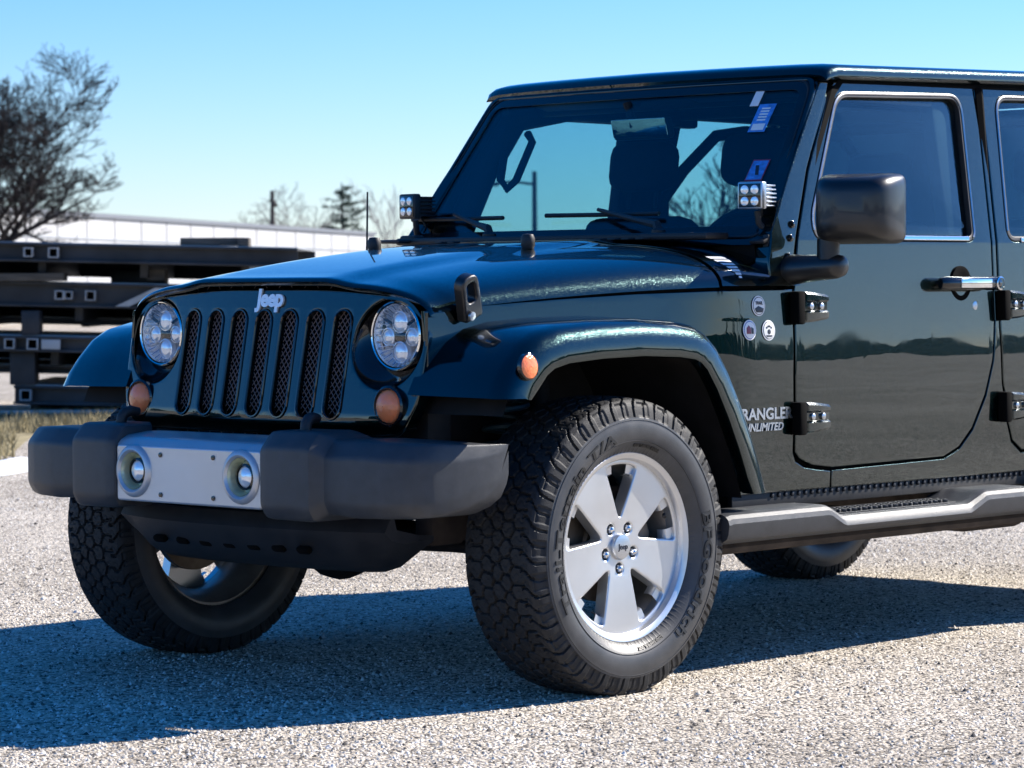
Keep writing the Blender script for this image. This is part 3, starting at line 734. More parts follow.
# --- windshield frame
WO = round_poly([(-.768, 1.225), (-.772, 1.262), (-.688, 1.758), (.688, 1.758), (.772, 1.262), (.768, 1.225)], [0, 0, .045, .045, 0, 0], 6)
WG = round_poly([(-.735, 1.262), (-.664, 1.742), (.664, 1.742), (.735, 1.262)], [.05, .06, .06, .05], 6)
wf = panel('windshield_frame', [WO, WG], lambda y, z: (wx(y, z), y, z), (.085, 0, -.02), M['paint'], suv, .010, (frange(-.75, .75, .06), frange(1.3, 1.74, .05)))
WG2 = round_poly([(-.640, 1.335), (-.582, 1.668), (.582, 1.680), (.640, 1.335)], [.05, .05, .05, .05], 6)
panel('glass_border', [inset(WG, -.006, False), inset(WG, .030, False)], lambda y, z: (wx(y, z)+.006, y, z), (.003, 0, 0), M['frit'], wf, .0005, (frange(-.7, .7, .06), frange(1.3, 1.7, .05)), wn=False)
panel('glass_seal', [inset(WG, -.004, False), inset(WG, .002, False)], lambda y, z: (wx(y, z)+.003, y, z), (.006, 0, 0), M['plastic_dark'], wf, .001, (frange(-.7, .7, .06), frange(1.3, 1.7, .05)), wn=False)
ws = panel('windshield', [inset(WG, -.003, False)], lambda y, z: (wx(y, z)+.0105, y, z), (.005, 0, 0), M['screen'], wf, .0005, (frange(-.7, .7, .06), frange(1.3, 1.7, .05)), wn=True)
# outer leg of the frame down to the belt, with bolts
lg = [(.842, 1.112), (.940, 1.112), (.952, 1.16), (.975, 1.255), (1.075, 1.462), (1.232, 1.706), (1.245, 1.735), (1.20, 1.735), (.985, 1.45), (.86, 1.27), (.838, 1.18)]
leg = panel('frame_leg', [lg], lambda x, z: (x, yz(x, z)-.002, z), (0, .05, 0), M['paint'], wf, .006, ((), frange(1.15, 1.7, .05)))
b = MB()
for x, z in ((.925, 1.155), (.93, 1.20), (.945, 1.255), (.962, 1.296)): b.lathe([(.011, 0), (.011, -.006), (.006, -.009), (.001, -.009)], (x, yz(x, z)-.002, z), 'y', 12)
each(b, 'bolt', M['black_gloss'], leg)
mirror_tree(leg, wf)
# stickers on the inside of the glass
def wsticker(name, y0, z0, w_, h, m, sh=0., d=.0085, parent=wf):
    return panel(name, [[(y0-w_/2-sh, z0-h/2), (y0+w_/2-sh, z0-h/2), (y0+w_/2+sh, z0+h/2), (y0-w_/2+sh, z0+h/2)]], lambda y, z: (wx(y, z)+d, y, z), (.001, 0, 0), m, parent, .0003, wn=False)
wsticker('toll_tag', -.492, 1.690, .030, .050, M['white'])
st = wsticker('inspection_sticker', -.543, 1.626, .060, .088, M['sticker_blue'])
for k in range(5): wsticker('print_line', -.543, 1.656-.009*k, .030, .005, M['white'], 0, .0075, st)
wsticker('print_block', -.543, 1.598, .044, .020, M['white'], 0, .0075, st)
st = wsticker('parking_sticker', -.612, 1.462, .060, .066, M['red_vinyl']); wsticker('blue_field', -.612, 1.462, .053, .058, M['sticker_blue'], 0, .0075, st)
wsticker('emblem_mark', -.612, 1.462, .012, .03, M['dark_vinyl'], .006, .0068, st)

# --- wipers
for y0, y1 in ((-.42, -.10), (.28, .55)):
    pv = Vector((.755, y0, 1.278)); tip = Vector((wx(y1, 1.352)-.022, y1, 1.352))
    wp = MB().tube([pv, pv+Vector((.004, .01, .022)), pv.lerp(tip, .3)+Vector((0, 0, .012)), tip], [.016, .014, .010, .006], 8).build('wiper', M['plastic_dark'], suv)
    a = Vector((wx(y1-.24, 1.335)-.012, y1-.24, 1.335)); c = Vector((wx(y1+.22, 1.338)-.012, y1+.22, 1.338))
    MB().tube([a, tip+Vector((.006, 0, -.016)), c], .007, 8).build('blade', M['plastic_dark'], wp)
    MB().lathe([(.022, 0), (.022, .014), (.012, .02), (.001, .02)], pv-Vector((0, 0, .01)), 'z', 16).build('pivot_cap', M['plastic_dark'], wp)

# --- interior
b = MB(); pr = [(.90, 1.0), (.86, 1.262), (.93, 1.285), (1.06, 1.272), (1.12, 1.25), (1.14, 1.19), (1.14, 1.05), (1.10, .8), (1.0, .75)]
b.loft([[Vector((x, y, z)) for x, z in pr] for y in (-.70, .70)]); b.build('dashboard', M['interior'], suv, 50)
MB().tube([(1.20+.06*math.cos(a)*.6, -.37+.185*math.sin(a), 1.16+.185*math.cos(a)) for a in np.linspace(0, 2*PI, 28, endpoint=False)], .014, 8, closed=True).build('steering_wheel', M['interior'], suv)
def seat(x, y, hy=0):
    b = MB(); b.box((x, y, .84), (.48, .48, .16), .06, None, 3)
    s = b.build('seat', M['seat'], suv)
    MB().box((x+.16, y, 1.10), (.15, .46, .50), .06, (0, R(8), 0), 3).build('backrest', M['seat'], s)
    MB().box((x+.20, y+hy, 1.52), (.11, .27, .17), .05, (0, R(8), 0), 3).build('headrest', M['seat'], s)
    b = MB()
    for d in (-.06, .06): b.tube([(x+.185, y+d+hy, 1.38), (x+.20, y+d+hy, 1.48)], .007, 6)
    each(b, 'headrest_post', M['interior'], s)
seat(1.41, .37); seat(1.25, -.34, .09)
for y in (-.37, .37): seat(2.75, y)
b = MB()
for s in (-1, 1):
    b.tube([(.99, s*.70, 1.2), (1.13, s*.665, 1.50), (1.25, s*.63, 1.68), (1.5, s*.60, 1.715), (2.05, s*.60, 1.72)], [.05, .05, .05, .036, .036], 10)
    b.tube([(2.10, s*.70, .9), (2.08, s*.685, 1.42), (2.12, s*.62, 1.53), (2.26, s*.585, 1.655), (2.42, s*.58, 1.675), (3.0, s*.58, 1.675), (3.45, s*.60, 1.35), (3.5, s*.6, 1.0)], .022, 10)
    b.box((1.93, s*.680, 1.45), (.235, .05, .60), .012, (s*R(9), 0, 0)); b.box((1.7, s*.640, 1.715), (1.0, .05, .07), .012); b.box((2.45, s*.640, 1.735), (.8, .05, .05), .012)
b.tube([(2.06, -.57, 1.73), (2.06, .57, 1.73)], .03, 10); b.tube([(1.33, -.6, 1.71), (1.33, .6, 1.71)], .026, 10)
b.tube([(3.0, -.58, 1.70), (3.0, .58, 1.70)], .022, 10)
b.build('roll_bar', M['interior'], suv)
rv = MB().box((1.14, -.03, 1.615), (.03, .24, .07), .012, (0, R(-15), 0)).build('rear_view_mirror', M['interior'], suv)
MB().box((1.122, -.03, 1.618), (.006, .225, .058), .002, (0, R(-15), 0)).build('mirror_face', M['mirror'], rv); MB().tube([(1.13, .0, 1.62), (1.12, .02, 1.70)], .014, 8).build('stem', M['interior'], rv)
MB().tube([(1.19, .628, 1.58), (1.165, .60, 1.56), (1.13, .585, 1.47), (1.15, .575, 1.44), (1.19, .57, 1.47), (1.27, .57, 1.60), (1.28, .60, 1.63)], .014, 8).build('grab_handle', M['interior'], suv)
for s in (-1, 1): MB().box((1.28, s*.33, 1.715), (.16, .42, .018), .006, (0, R(12), 0)).build('sun_visor', M['interior'], suv)

# --- bumper
def bsec(x, y, z0, z1, dep, r_=.028):
    c = min(.044, (z1-z0)*.25); q = min(r_*.5, .012)
    pr = round_poly([(.020, z0), (0, z0+c*.75), (0, z1-c), (.040, z1), (dep, z1), (dep, z0)], [q, q, q, q, .006, .006], 3)
    return [(x+a-.028*min(1, max(0, (y-.5)/.2)), y, z) for a, z in pr]
core = MB().box((-.64, 0, .61), (.12, 1.0, .14), .01).build('bumper', M['plastic_dark'], suv)
def cap(s):
    rings = []
    # (y, x, z0, z1, depth, radius) from the middle outwards
    S = [(.302, -.742, .508, .722, .13, .028), (.306, -.748, .503, .728, .14, .03), (.315, -.752, .500, .732, .15, .032), (.34, -.755, .498, .735, .17, .034), (.475, -.750, .497, .735, .18, .034), (.492, -.746, .499, .732, .18, .034), (.510, -.722, .512, .720, .18, .03),
         (.520, -.714, .515, .714, .18, .03), (.535, -.712, .516, .713, .19, .03), (.62, -.704, .512, .716, .20, .03), (.72, -.678, .514, .713, .21, .03), (.775, -.655, .516, .711, .20, .03), (.80, -.640, .517, .710, .19, .03), (.818, -.618, .519, .709, .17, .028), (.832, -.585, .523, .707, .15, .025), (.850, -.51, .540, .704, .11, .02), (.862, -.455, .562, .703, .08, .016), (.868, -.41, .595, .702, .05, .012), (.870, -.385, .62, .701, .03, .008)]
    for y, x, z0, z1, dep, r_ in S: rings.append([Vector((a, s*c, z)) for a, c, z in bsec(x, y, z0, z1, dep, r_)])
    return MB().loft(rings).build('end_cap', M['plastic'], core, 28)
cap(-1); cap(1)
fogs = [circ((s*.224, .607), .052, 28) for s in (-1, 1)]
pl = panel('centre_plate', [round_poly([(-.301, .522), (.301, .522), (.301, .680), (-.301, .680)], .012), *fogs], lambda y, z: (-.742, y, z), (.05, 0, 0), M['plate'], core, .006)
# sloping top and bottom returns of the plate
MB().loft([[Vector((x, y, z)) for y in (-.301, .301)] for x, z in ((-.738, .678), (-.725, .692), (-.70, .704), (-.63, .712), (-.58, .712))], ring_closed=False, caps=False).build('plate_top', M['plate'], pl)
b = MB()
for y in (-.11, .11):
    for z in (.655, .545): b.lathe([(.007, 0), (.007, -.003), (.001, -.004)], (-.742, y*1.0, z), 'x', 10)
each(b, 'bolt', M['black_gloss'], pl)
for s in (-1, 1):
    fg = MB().lathe([(.052, .02), (.053, -.004), (.060, -.010), (.068, -.008), (.074, -.001), (.075, .004)], (-.743, s*.224, .607), 'x', 36).build('fog_lamp', M['plate'], core)
    MB().lathe([(.052, -.004), (.048, .012), (.046, .035), (.001, .036)], (-.743, s*.224, .607), 'x', 32).build('bowl', M['fog_bowl'], fg)
    b = MB(); b.lathe([(.036, .034), (.036, .012), (.030, .010)], (-.743, s*.224, .607), 'x', 28); b.build('bezel', M['black_gloss'], fg)
    b = MB()
    b.lathe([(.030, .016), (.02, .008), (.001, .006)], (-.743, s*.224, .607), 'x', 24)
    b.build('lens', M['led'], fg)
    hk = MB().tube([(-.655, s*.385, .70), (-.655, s*.385, .735), (-.652, s*.384, .752), (-.642, s*.382, .763), (-.625, s*.378, .767), (-.600, s*.374, .764)], [.016, .016, .016, .016, .015, .012], 10).build('tow_hook', M['plastic_dark'], core)

# --- air dam and lower skid panel
rings = []
for t in np.linspace(-1, 1, 25):
    y = .55*t; dx = .10*abs(t)**2.4; up_ = .09*max(0, abs(t)-.8)/.2
    rings.append([Vector((x+dx, y, z)) for x, z in ((-.60, .50), (-.625, .46), (-.60, .41+up_*.3), (-.555, .362+up_*.7), (-.50, .342+up_), (-.44, .338+up_), (-.44, .352+up_), (-.50, .357+up_), (-.58, .42+up_*.5), (-.59, .50))])
ad = MB().loft(rings).build('air_dam', M['plastic_dark'], suv, 35)
b = MB()
for k in range(7): b.box((-.585, -.30+.10*k, .405), (.02, .05, .022), .008, (0, R(-40), 0))
each(b, 'slot', M['gap'], ad)

# --- hood latches, bumpers, antenna
for s in (-1,):
    xl, zl = -.303, 1.075; yl = s*(hw(xl)+.006)
    la = MB(); rr = Euler((R(-12*s), R(-22), 0)).to_matrix().to_4x4(); T = Matrix.Translation((xl-.006, yl, zl+.008)) @ rr @ Matrix.Scale(1.02, 4)
    def ln(pts): return [T @ Vector(p) for p in pts]
    loop = round_poly([(-.036, -.055), (.036, -.055), (.034, .070), (-.034, .070)], [.012, .012, .032, .032], 6); hole = round_poly([(-.016, -.005), (.016, -.005), (.015, .048), (-.015, .048)], .012, 5)
    lt = panel('hood_latch', [loop, hole], lambda a, c: T @ Vector((a, s*.030, c)), T.to_3x3() @ Vector((0, -s*.03, 0)), M['gloss_plastic'], suv, .007)
    MB().add(*(lambda q: (q.v, q.f))(MB().box((0, s*.010, -.034), (.066, .026, .036), .01)), T).build('base', M['plastic_dark'], lt)
    MB().add(*(lambda q: (q.v, q.f))(MB().lathe([(.012, 0), (.012, s*.006), (.001, s*.007)], (-.018, s*.034, -.036), 'y', 14)), T).build('pin', M['steel'], lt)
for s in (-1, 1):
    MB().lathe([(.017, 0), (.021, .012), (.021, .030), (.016, .042), (.001, .044)], (.288, s*.32, hood_dims(.288)[0]+.000), 'z', 20).build('hood_bump_stop', M['plastic_dark'], suv)
    # windshield hinge bracket and light mount
MB().tube([(.66, .742, 1.17), (.664, .742, 1.25), (.668, .742, 1.425)], [.006, .0035, .003], 6).build('antenna', M['plastic_dark'], suv)
for s in (-1, 1):
    # LED cube light on an A-pillar bracket
    c = Vector((.835, s*.715, 1.380)); T = Matrix.Translation(c) @ Matrix.Rotation(R(s*-8), 4, 'Z')
    q = MB(); q.box((0, 0, 0), (.028, .086, .082), .006)
    for k in range(6): q.box((.045, 0, -.030+.012*k), (.066, .080-.004*abs(k-2.5), .005), .002)
    q.box((.05, 0, 0), (.05, .05, .06), .004)
    cl = MB().add(q.v, q.f, T).build('cube_light', M['plastic_dark'] if s > 0 else M['steel'], suv)
    q = MB().box((-.0145, 0, 0), (.003, .074, .070), .001); MB().add(q.v, q.f, T).build('light_bezel', M['black_gloss'], cl)
    q = MB()
    for dy in (-.017, .017):
        for dz in (-.017, .017): q.lathe([(.0145, -.015), (.012, -.018), (.004, -.0195), (.001, -.0195)], (0, dy, dz), 'x', 14)
    MB().add(q.v, q.f, T).build('led_optic', M['led'], cl)
    q = MB(); q.box((-.015, 0.04*0, 0), (.002, .001, .001))
    b = MB(); b.tube([(.86, s*.715, 1.335), (.865, s*.715, 1.30), (.88, s*.725, 1.28)], .010, 8); b.box((.885, s*.735, 1.262), (.12, .055, .012), .004, (0, R(-20), 0)); b.box((.90, s*.752, 1.235), (.10, .022, .06), .004)
    b.tube([(.88, s*.715, 1.35), (.90, s*.70, 1.31), (.885, s*.715, 1.285)], .004, 6)
    b.build('light_bracket', M['plastic_dark'], cl)
b = MB(); b.box((.70, .63, 1.262), (.10, .10, .012), .005); b.box((.73, .60, 1.272), (.05, .07, .02), .008)
b.build('hood_hinge', M['plastic_dark'], suv)

# --- side mirrors
def side_mirror():
    rings = []
    def ring(y, sx, sz, cx, cz, r_): return [Vector((cx+a, y, cz+c)) for a, c in round_poly([(-sx, -sz), (sx, -sz), (sx, sz), (-sx, sz)], r_, 5)]
    T = Matrix.Translation((.985, -.985, 1.338)) @ Matrix.Rotation(R(20), 4, 'Z')
    # lofted front (forward, -x) to rear (+x)
    def ringx(x, sy, sz, r_, cy=0): return [T @ Vector((x, cy+a, c)) for a, c in round_poly([(-sy, -sz), (sy, -sz), (sy, sz), (-sy, sz)], r_, 5)]
    R_ = [ringx(-.085, .045, .045, .03), ringx(-.080, .075, .066, .035), ringx(-.065, .098, .082, .04), ringx(-.040, .112, .092, .04), ringx(.0, .122, .099, .038), ringx(.05, .128, .103, .035), ringx(.072, .128, .103, .033), ringx(.078, .122, .097, .03)]
    m_ = MB().loft(R_).build('side_mirror', M['gloss_plastic'], suv, 50)
    q = panel('mirror_glass', [round_poly([(-.112, -.088), (.112, -.088), (.112, .088), (-.112, .088)], .025)], lambda a, c: T @ Vector((.0795, a, c)), T.to_3x3() @ Vector((-.003, 0, 0)), M['mirror'], m_, .0005)
    b = MB(); b.tube([(.96, -.90, 1.19), (.96, -.90, 1.25)], .034, 14)
    rings = []
    for y, r_ in ((-.765, .044), (-.79, .048), (-.82, .044), (-.88, .040), (-.925, .038), (-.945, .032), (-.952, .018)): rings.append([Vector((.96+r_*1.0*math.cos(a)-.18*(y+.9), y, 1.168+r_*.95*math.sin(a)+.06*(-y-.9))) for a in np.linspace(0, 2*PI, 18, endpoint=False)])
    b.loft(rings); b.build('mirror_arm', M['gloss_plastic'], m_, 50)
    return m_
side_mirror()

# --- running boards
def board():
    rings = []
    for x in [.455, .462, .475, .50]+frange(.56, .90, .08)+frange(.92, 1.06, .0175)+frange(1.1, 1.6, .1)+frange(1.63, 1.77, .0175)+frange(1.80, 2.38, .03)+[2.43, 2.45, 2.457]:
        def dip(a, c_):
            return min(1, max(0, (x-a)/.07))*min(1, max(0, (c_-x)/.09))
        d = max(dip(.93, 1.74), dip(1.98, 2.35)); e = 1-.12*(x < .465 or x > 2.45)
        zt = .472-.036*d; h = (.5-.5*e)*.05
        sec = [(-.74, zt-.004-h), (-.80, zt-h), (-.876, zt-h), (-.882, zt-h), (-.890, zt+.001*d-h), (-.908, zt-.001+.002*d-h), (-.920, zt-.006+.003*d-h), (-.930, zt-.016-h), (-.934, zt-.030-h), (-.930, .408+h), (-.924, .396+h), (-.908, .386+h), (-.88, .380+h), (-.80, .380+h), (-.74, .39+h)]
        rings.append([Vector((x, y, z)) for y, z in sec])
    o = MB().loft(rings).build('running_board', M['plastic'], suv, 22)
    for a, c_ in ((1.00, 1.62), (2.06, 2.27)):
        b = MB(); b.box(((a+c_)/2, -.845, .4385), (c_-a, .100, .004), .0015)
        for i in range(int((c_-a)/.026)):
            for j in range(3): b.box((a+.015+.026*i, -.812-.030*j, .4445), (.018, .018, .010), .002, (0, 0, R(20 if (i+j) % 2 else -20)))
        b.build('step_pad', M['plastic_dark'], o)
    b = MB()
    for x in (.65, 1.4, 2.2): b.box((x, -.62, .40), (.06, .34, .05), .01)
    b.tube([(.5, -.80, .36), (2.4, -.80, .36)], .02, 8)
    b.build('bracket', M['rust'], o)
    return o
mirror_tree(board(), suv)

# --- wheels
RT, WT = .402, .128
def tyre_mesh():
    NT = 900
    prof = []                                    # (axial, radius) from inner bead to outer bead; axial<0 is the outer side
    side = [(.098, .258), (.104, .262), (.113, .272), (.122, .286), (.1275, .300), (.1300, .314), (.1300, .326), (.1285, .336), (.1270, .341), (.1268, .344), (.1258, .347)]
    shoulder = [(.1255, .350), (.1245, .354), (.1235, .358), (.1225, .362), (.1215, .366), (.1203, .370), (.119, .374), (.1175, .378), (.1155, .382), (.1132, .3858), (.1105, .389), (.108, .391)]
    crown = [(a, .402-.0085*(abs(a)/.108)**2.6) for a in np.linspace(.105, -.105, 70)]
    prof = side+shoulder+crown+[(-a, r) for a, r in shoulder[::-1]]+[(-a, r) for a, r in side[::-1]]
    A = np.array([p[0]*(1.04 if p[0] < 0 else 1.14) for p in prof]); A0 = np.array([p[0] for p in prof]); Rr = np.array([p[1]+.010*max(0, min(1, (p[1]-.30)/.10)) for p in prof]); n = len(prof)
    th = np.linspace(0, 2*PI, NT, endpoint=False)
    rng = np.random.RandomState(3)
    U = th[:, None]*.40+0*A[None]; W = A0[None]+0*th[:, None]; C = 2*PI*.40
    # block centres: five staggered rows
    P = []
    NB = 54
    for j, wc in enumerate((-.066, -.032, 0.0, .032, .066)):
        for i in range(NB):
            P.append(((i+(.5 if j % 2 else 0)+rng.uniform(-.16, .16))*C/NB, wc+rng.uniform(-.006, .006)))
    F1 = np.full(U.shape, 9.); F2 = np.full(U.shape, 9.)
    for pu, pw in P:
        du = np.abs(U-pu); du = np.minimum(du, C-du)*.82; dw = (W-pw)*1.0+.25*np.where(True, 0, 0)
        d = np.sqrt(du*du+dw*dw); m_ = d < F1
        F2 = np.where(m_, F1, np.minimum(F2, d)); F1 = np.where(m_, d, F1)
    depth = np.where(F2-F1 < .0052, 1., 0.)
    depth = np.where(np.abs(W) < .088, depth, 0)
    # shoulder lugs: wavy lateral grooves
    ph = (U/(C/NB)+ .35*np.sin(np.abs(W)*90)+np.where(W > 0, .5, 0)) % 1.0
    lug = np.where((ph < .17), 1., 0.)*np.where(np.abs(W) > .080, 1, 0)*np.where(Rr[None] > .3555, 1, 0)
    ph2 = (U/(C/NB)*.5+np.where(W > 0, .25, 0)) % 1.0
    step = np.where((np.abs(W) > .1115) & (ph2 < .5) & (Rr[None] > .3555), .45, 0)
    depth = np.maximum(np.maximum(depth, lug), step)
    # sipes
    sp = np.where(np.abs(((U*1.0+.006*np.sin(W*260)) % .0235)-.011) < .0013, .28, 0)*np.where(np.abs(W) < .105, 1, 0)
    depth = np.maximum(depth, sp)
    tA = np.gradient(A); tR = np.gradient(Rr); q = np.hypot(tA, tR); nA, nR = tR/q, -tA/q
    sg = np.where(nR*1.0+nA*np.sign(A) < 0, -1, 1); nA, nR = nA*sg, nR*sg      # outward normal of the profile
    dd = np.where(Rr[None] < .392, .0062, .0100)*depth
    rad = Rr[None]-nR[None]*dd; ax = A[None]-nA[None]*dd
    X = rad*np.cos(th)[:, None]; Z = rad*np.sin(th)[:, None]
    # slight flat where it stands on the ground
    zmin = -.402; Z = np.maximum(Z, zmin)
    V = np.stack([X, ax, Z], -1).reshape(-1, 3)
    i, j = np.meshgrid(np.arange(NT), np.arange(n-1), indexing='ij'); i2 = (i+1) % NT
    F = np.stack([i*n+j, i2*n+j, i2*n+j+1, i*n+j+1], -1).reshape(-1, 4)
    me = bpy.data.meshes.new('tyre'); me.from_pydata(V.tolist(), [], F.tolist())
    mi = np.where((j < 11) | (j >= n-12), 1, 0).reshape(-1)
    me.materials.append(M['rubber']); me.materials.append(M['rubber_side'])
    me.polygons.foreach_set('material_index', mi.astype(np.int32)); me.polygons.foreach_set('use_smooth', np.ones(len(F), bool))
    bm = bmesh.new(); bm.from_mesh(me); bmesh.ops.recalc_face_normals(bm, faces=bm.faces); bm.to_mesh(me); bm.free()
    me.set_sharp_from_angle(angle=R(48))
    return me
TY = tyre_mesh()
def wheel_proto():
    root = bpy.data.objects.new('wheel', None); col.objects.link(root); root.empty_display_size = .1
    t = bpy.data.objects.new('tyre', TY); col.objects.link(t); t.parent = root
    # raised letters on the sidewall, tops pointing outwards
    def ring_text(s, size, a0, rad, sx=1.0, sp=1.0):
        v, f = text_data(s, size, .0012, spacing=sp, offset=.0008)
        out = []
        for p in v:
            a = a0-p.x*sx/rad; r_ = rad+p.y*1.0
            # seen from -Y with +X to the right, angle counter-clockwise from +X
            bul = float(np.interp(r_, [.262, .272, .286, .300, .314, .328, .339, .346], [.1082, .1175, .1269, .1326, .1352, .1352, .1336, .132]))
            out.append((r_*math.cos(a), -(bul+.0016)-p.z, r_*math.sin(a)))
        return out, f
    b = MB(); v, f = ring_text('Trail-Terrain T/A', .041, R(157), .309, sx=1.92, sp=1.02); b.add(v, f); b.build('sidewall_lettering', M['rubber_letter'], t)
    b = MB(); v, f = ring_text('BFGoodrich', .044, R(-20), .309, sx=1.75, sp=1.02); b.add(v, f); b.build('sidewall_lettering', M['rubber_letter'], t)
    b = MB(); v, f = ring_text('M+S  TUBELESS  RADIAL', .010, R(78), .279); b.add(v, f); v, f = ring_text('LOAD RANGE SL  DOT', .010, R(-75), .279); b.add(v, f); b.build('small_lettering', M['rubber_letter'], t)
    b = MB()
    for r_, h in ((.3485, .1312), (.2915, .1295)):
        b.lathe([(r_-.0012, -h+.002), (r_, -h-.0022), (r_+.0012, -h+.002)], (0, 0, 0), 'y', 120)
    b.build('sidewall_rib', M['rubber_side'], t)
    # rim
    b = MB()
    b.lathe([(.236, -.070), (.238, -.090), (.243, -.100), (.250, -.104), (.258, -.106), (.263, -.103), (.263, -.094), (.257, -.090)], (0, 0, 0), 'y', 96)
    rim = b.build('rim', M['alloy'], root, 30)
    MB().lathe([(.257, -.092), (.246, -.075), (.232, -.055), (.222, -.01), (.222, .04), (.240, .085), (.257, .092), (.263, .102), (.250, .103), (.236, .082), (.214, .04), (.214, -.01), (.226, -.055), (.236, -.072)], (0, 0, 0), 'y', 72).build('rim_barrel', M['alloy_dark'], root)
    # one piece: hub, five flaring spokes and the stepped outer ring
    fmap = lambda a, c: (a, -.082+.020*(1-min(1, math.hypot(a, c)/.23))**0*0-.012*math.sin(min(1, math.hypot(a, c)/.24)*PI*.5)+.010, c)
    outer = circ((0, 0), .2425, 100); hs2 = []
    for k in range(5):
        mid = R(-90+36+72*k); hw0 = R(36)
        def edge(r_, s): # half-angle of the opening at radius r
            half = (.045+.030*max(0, (r_-.085)/.14))      # half width of spoke
            return mid+s*(hw0-math.asin(min(.99, half/r_)))
        rs = np.linspace(.088, .222, 10); L = [(r_*math.cos(edge(r_, 1)), r_*math.sin(edge(r_, 1))) for r_ in rs]
        aa = np.linspace(edge(.222, 1), edge(.222, -1), 10); L += [(.226*math.cos(a), .226*math.sin(a)) for a in aa[1:-1]]
        L += [(r_*math.cos(edge(r_, -1)), r_*math.sin(edge(r_, -1))) for r_ in rs[::-1]]
        L.append((.080*math.cos(mid), .080*math.sin(mid)))
        hs2.append(round_poly(L, .006, 2))
    lugs = [circ((.0600*math.cos(R(-90+72*k)), .0600*math.sin(R(-90+72*k))), .0155, 20) for k in range(5)]
    sp = panel('spokes', [outer]+hs2+lugs, fmap, (0, .040, 0), M['alloy'], root, .005, (frange(-.24, .24, .04), frange(-.24, .24, .04)), ang=40)
    # recessed pocket floors between the spokes
    b = MB()
    for k in range(5):
        mid = R(-90+36+72*k); 
        for s in (-1, 1):
            aa = np.linspace(mid+s*R(8), mid+s*R(21), 6); r0, r1 = .196, .226
            v = [(r_*math.cos(a), y, r_*math.sin(a)) for a in aa for r_, y in ((r1, -.074), (r0+.006, -.072), (r0, -.064), (r0, -.045))]
            f = [(i*4+j, i*4+4+j, i*4+5+j, i*4+1+j) for i in range(5) for j in range(3)]
            b.add(v, f)
    b.build('spoke_pocket', M['alloy'], sp)
    b = MB()
    b.lathe([(.020, .02), (.020, -.0), (.010, -.012), (.001, -.012)], (0, -.07, 0), 'y', 12) if False else None
    for k in range(5):
        a = R(-90+72*k); c = (.0600*math.cos(a), -.062, .0600*math.sin(a))
        b.lathe([(.0105, .03), (.0105, -.014), (.0085, -.020), (.004, -.023), (.001, -.0235)], c, 'y', 6)
    each(b, 'lug_nut', M['chrome'], root, 25)
    hc = MB().lathe([(.036, .0), (.036, -.008), (.033, -.013), (.024, -.0150), (.001, -.0155)], (0, -.074, 0), 'y', 36).build('hub_cap', M['steel'], root)
    v, f = text_data('Jeep', .022, .0006, offset=.0006); MB().add([(p.x, -.0898-p.z, p.y) for p in v], f).build('cap_lettering', M['dark_vinyl'], hc)
    b = MB(); b.lathe([(.001, -.02), (.075, -.02), (.08, -.01), (.155, -.01), (.155, .012), (.08, .012), (.07, .03), (.001, .03)], (0, 0, 0), 'y', 48); b.box((.12, .0, .06), (.07, .09, .14), .02, (0, R(-25), 0))
    b.build('brake_disc', M['brake'], root)
    b = MB(); b.tube([(.205*math.cos(R(22)), -.074, .205*math.sin(R(22))), (.190*math.cos(R(22)), -.088, .190*math.sin(R(22)))], .005, 8); b.build('valve', M['plastic_dark'], root)
    return root
def clone(o, parent):
    c = o.copy(); col.objects.link(c); c.parent = parent
    for ch in list(o.children): clone(ch, c)
    return c
wp0 = wheel_proto(); wp0.parent = suv
flatten(wp0, 2)
wp0.location = (.068, -.785, .402)
for i, (x, y, rz) in enumerate(((-.045, .785, PI), (2.99, -.785, 0), (3.0, .785, PI), (3.90, 0, PI/2))):
    c = clone(wp0, suv); c.location = (x, y, .402 if i < 3 else 1.02); c.rotation_euler.z = rz
    if i == 3: c.name = 'spare_wheel'

# ------------------------------------------------------------------ yard behind
M['yard_steel'] = mat('weathered_black_steel', (.026, .028, .033), .5, .3, 0, .5, (2.2, .75), (20, .6))
M['yard_pale'] = mat('pale_steel_and_lit_edge', (.36, .37, .38), .5, .4, 0, .5, (6, .2))
M['timber'] = mat('grey_timber', (.10, .085, .07), .8, 0, 0, .3, (4, .4, (1, 14, 14)))
M['snow'] = mat('old_snow', (.66, .68, .70), .6, 0, 0, .4, (2, .08), (6, .8))
M['dry_grass'] = mat('dry_grass', (.30, .25, .14), .9, 0, 0, .2, (5, .4))
M['wall_white'] = mat('white_metal_siding', (.44, .44, .44), .55, 0, 0, .4, (.3, .05))
M['joint'] = mat('siding_joint', (.385, .385, .39), .6)
M['roof_edge'] = mat('grey_roof_edge', (.16, .17, .19), .5)
M['bark'] = mat('grey_brown_bark', (.030, .026, .027), .9, 0, 0, .2, (4, .4))
M['needle'] = mat('conifer_needles', (.022, .040, .028), .8, 0, 0, .2, (2, .5))
M['twig'] = mat('bare_twigs', (.11, .085, .08), .9)
M['pale_twig'] = mat('pale_bare_twigs', (.30, .27, .26), .9)
M['redtwig'] = mat('reddish_brush', (.16, .085, .065), .9, 0, 0, .2, (2, .4))
M['pole'] = mat('utility_pole_wood', (.06, .05, .045), .9)
M['far_green'] = mat('far_woods', (.010, .013, .011), .9, 0, 0, .1, (.3, .5))

def gp(px, py):
    d = _d*1.0+_r2*((px-512)/2955.5)+_u2*((384-py)/2955.5); t = -CAM.z/d.z; return CAM+d*t
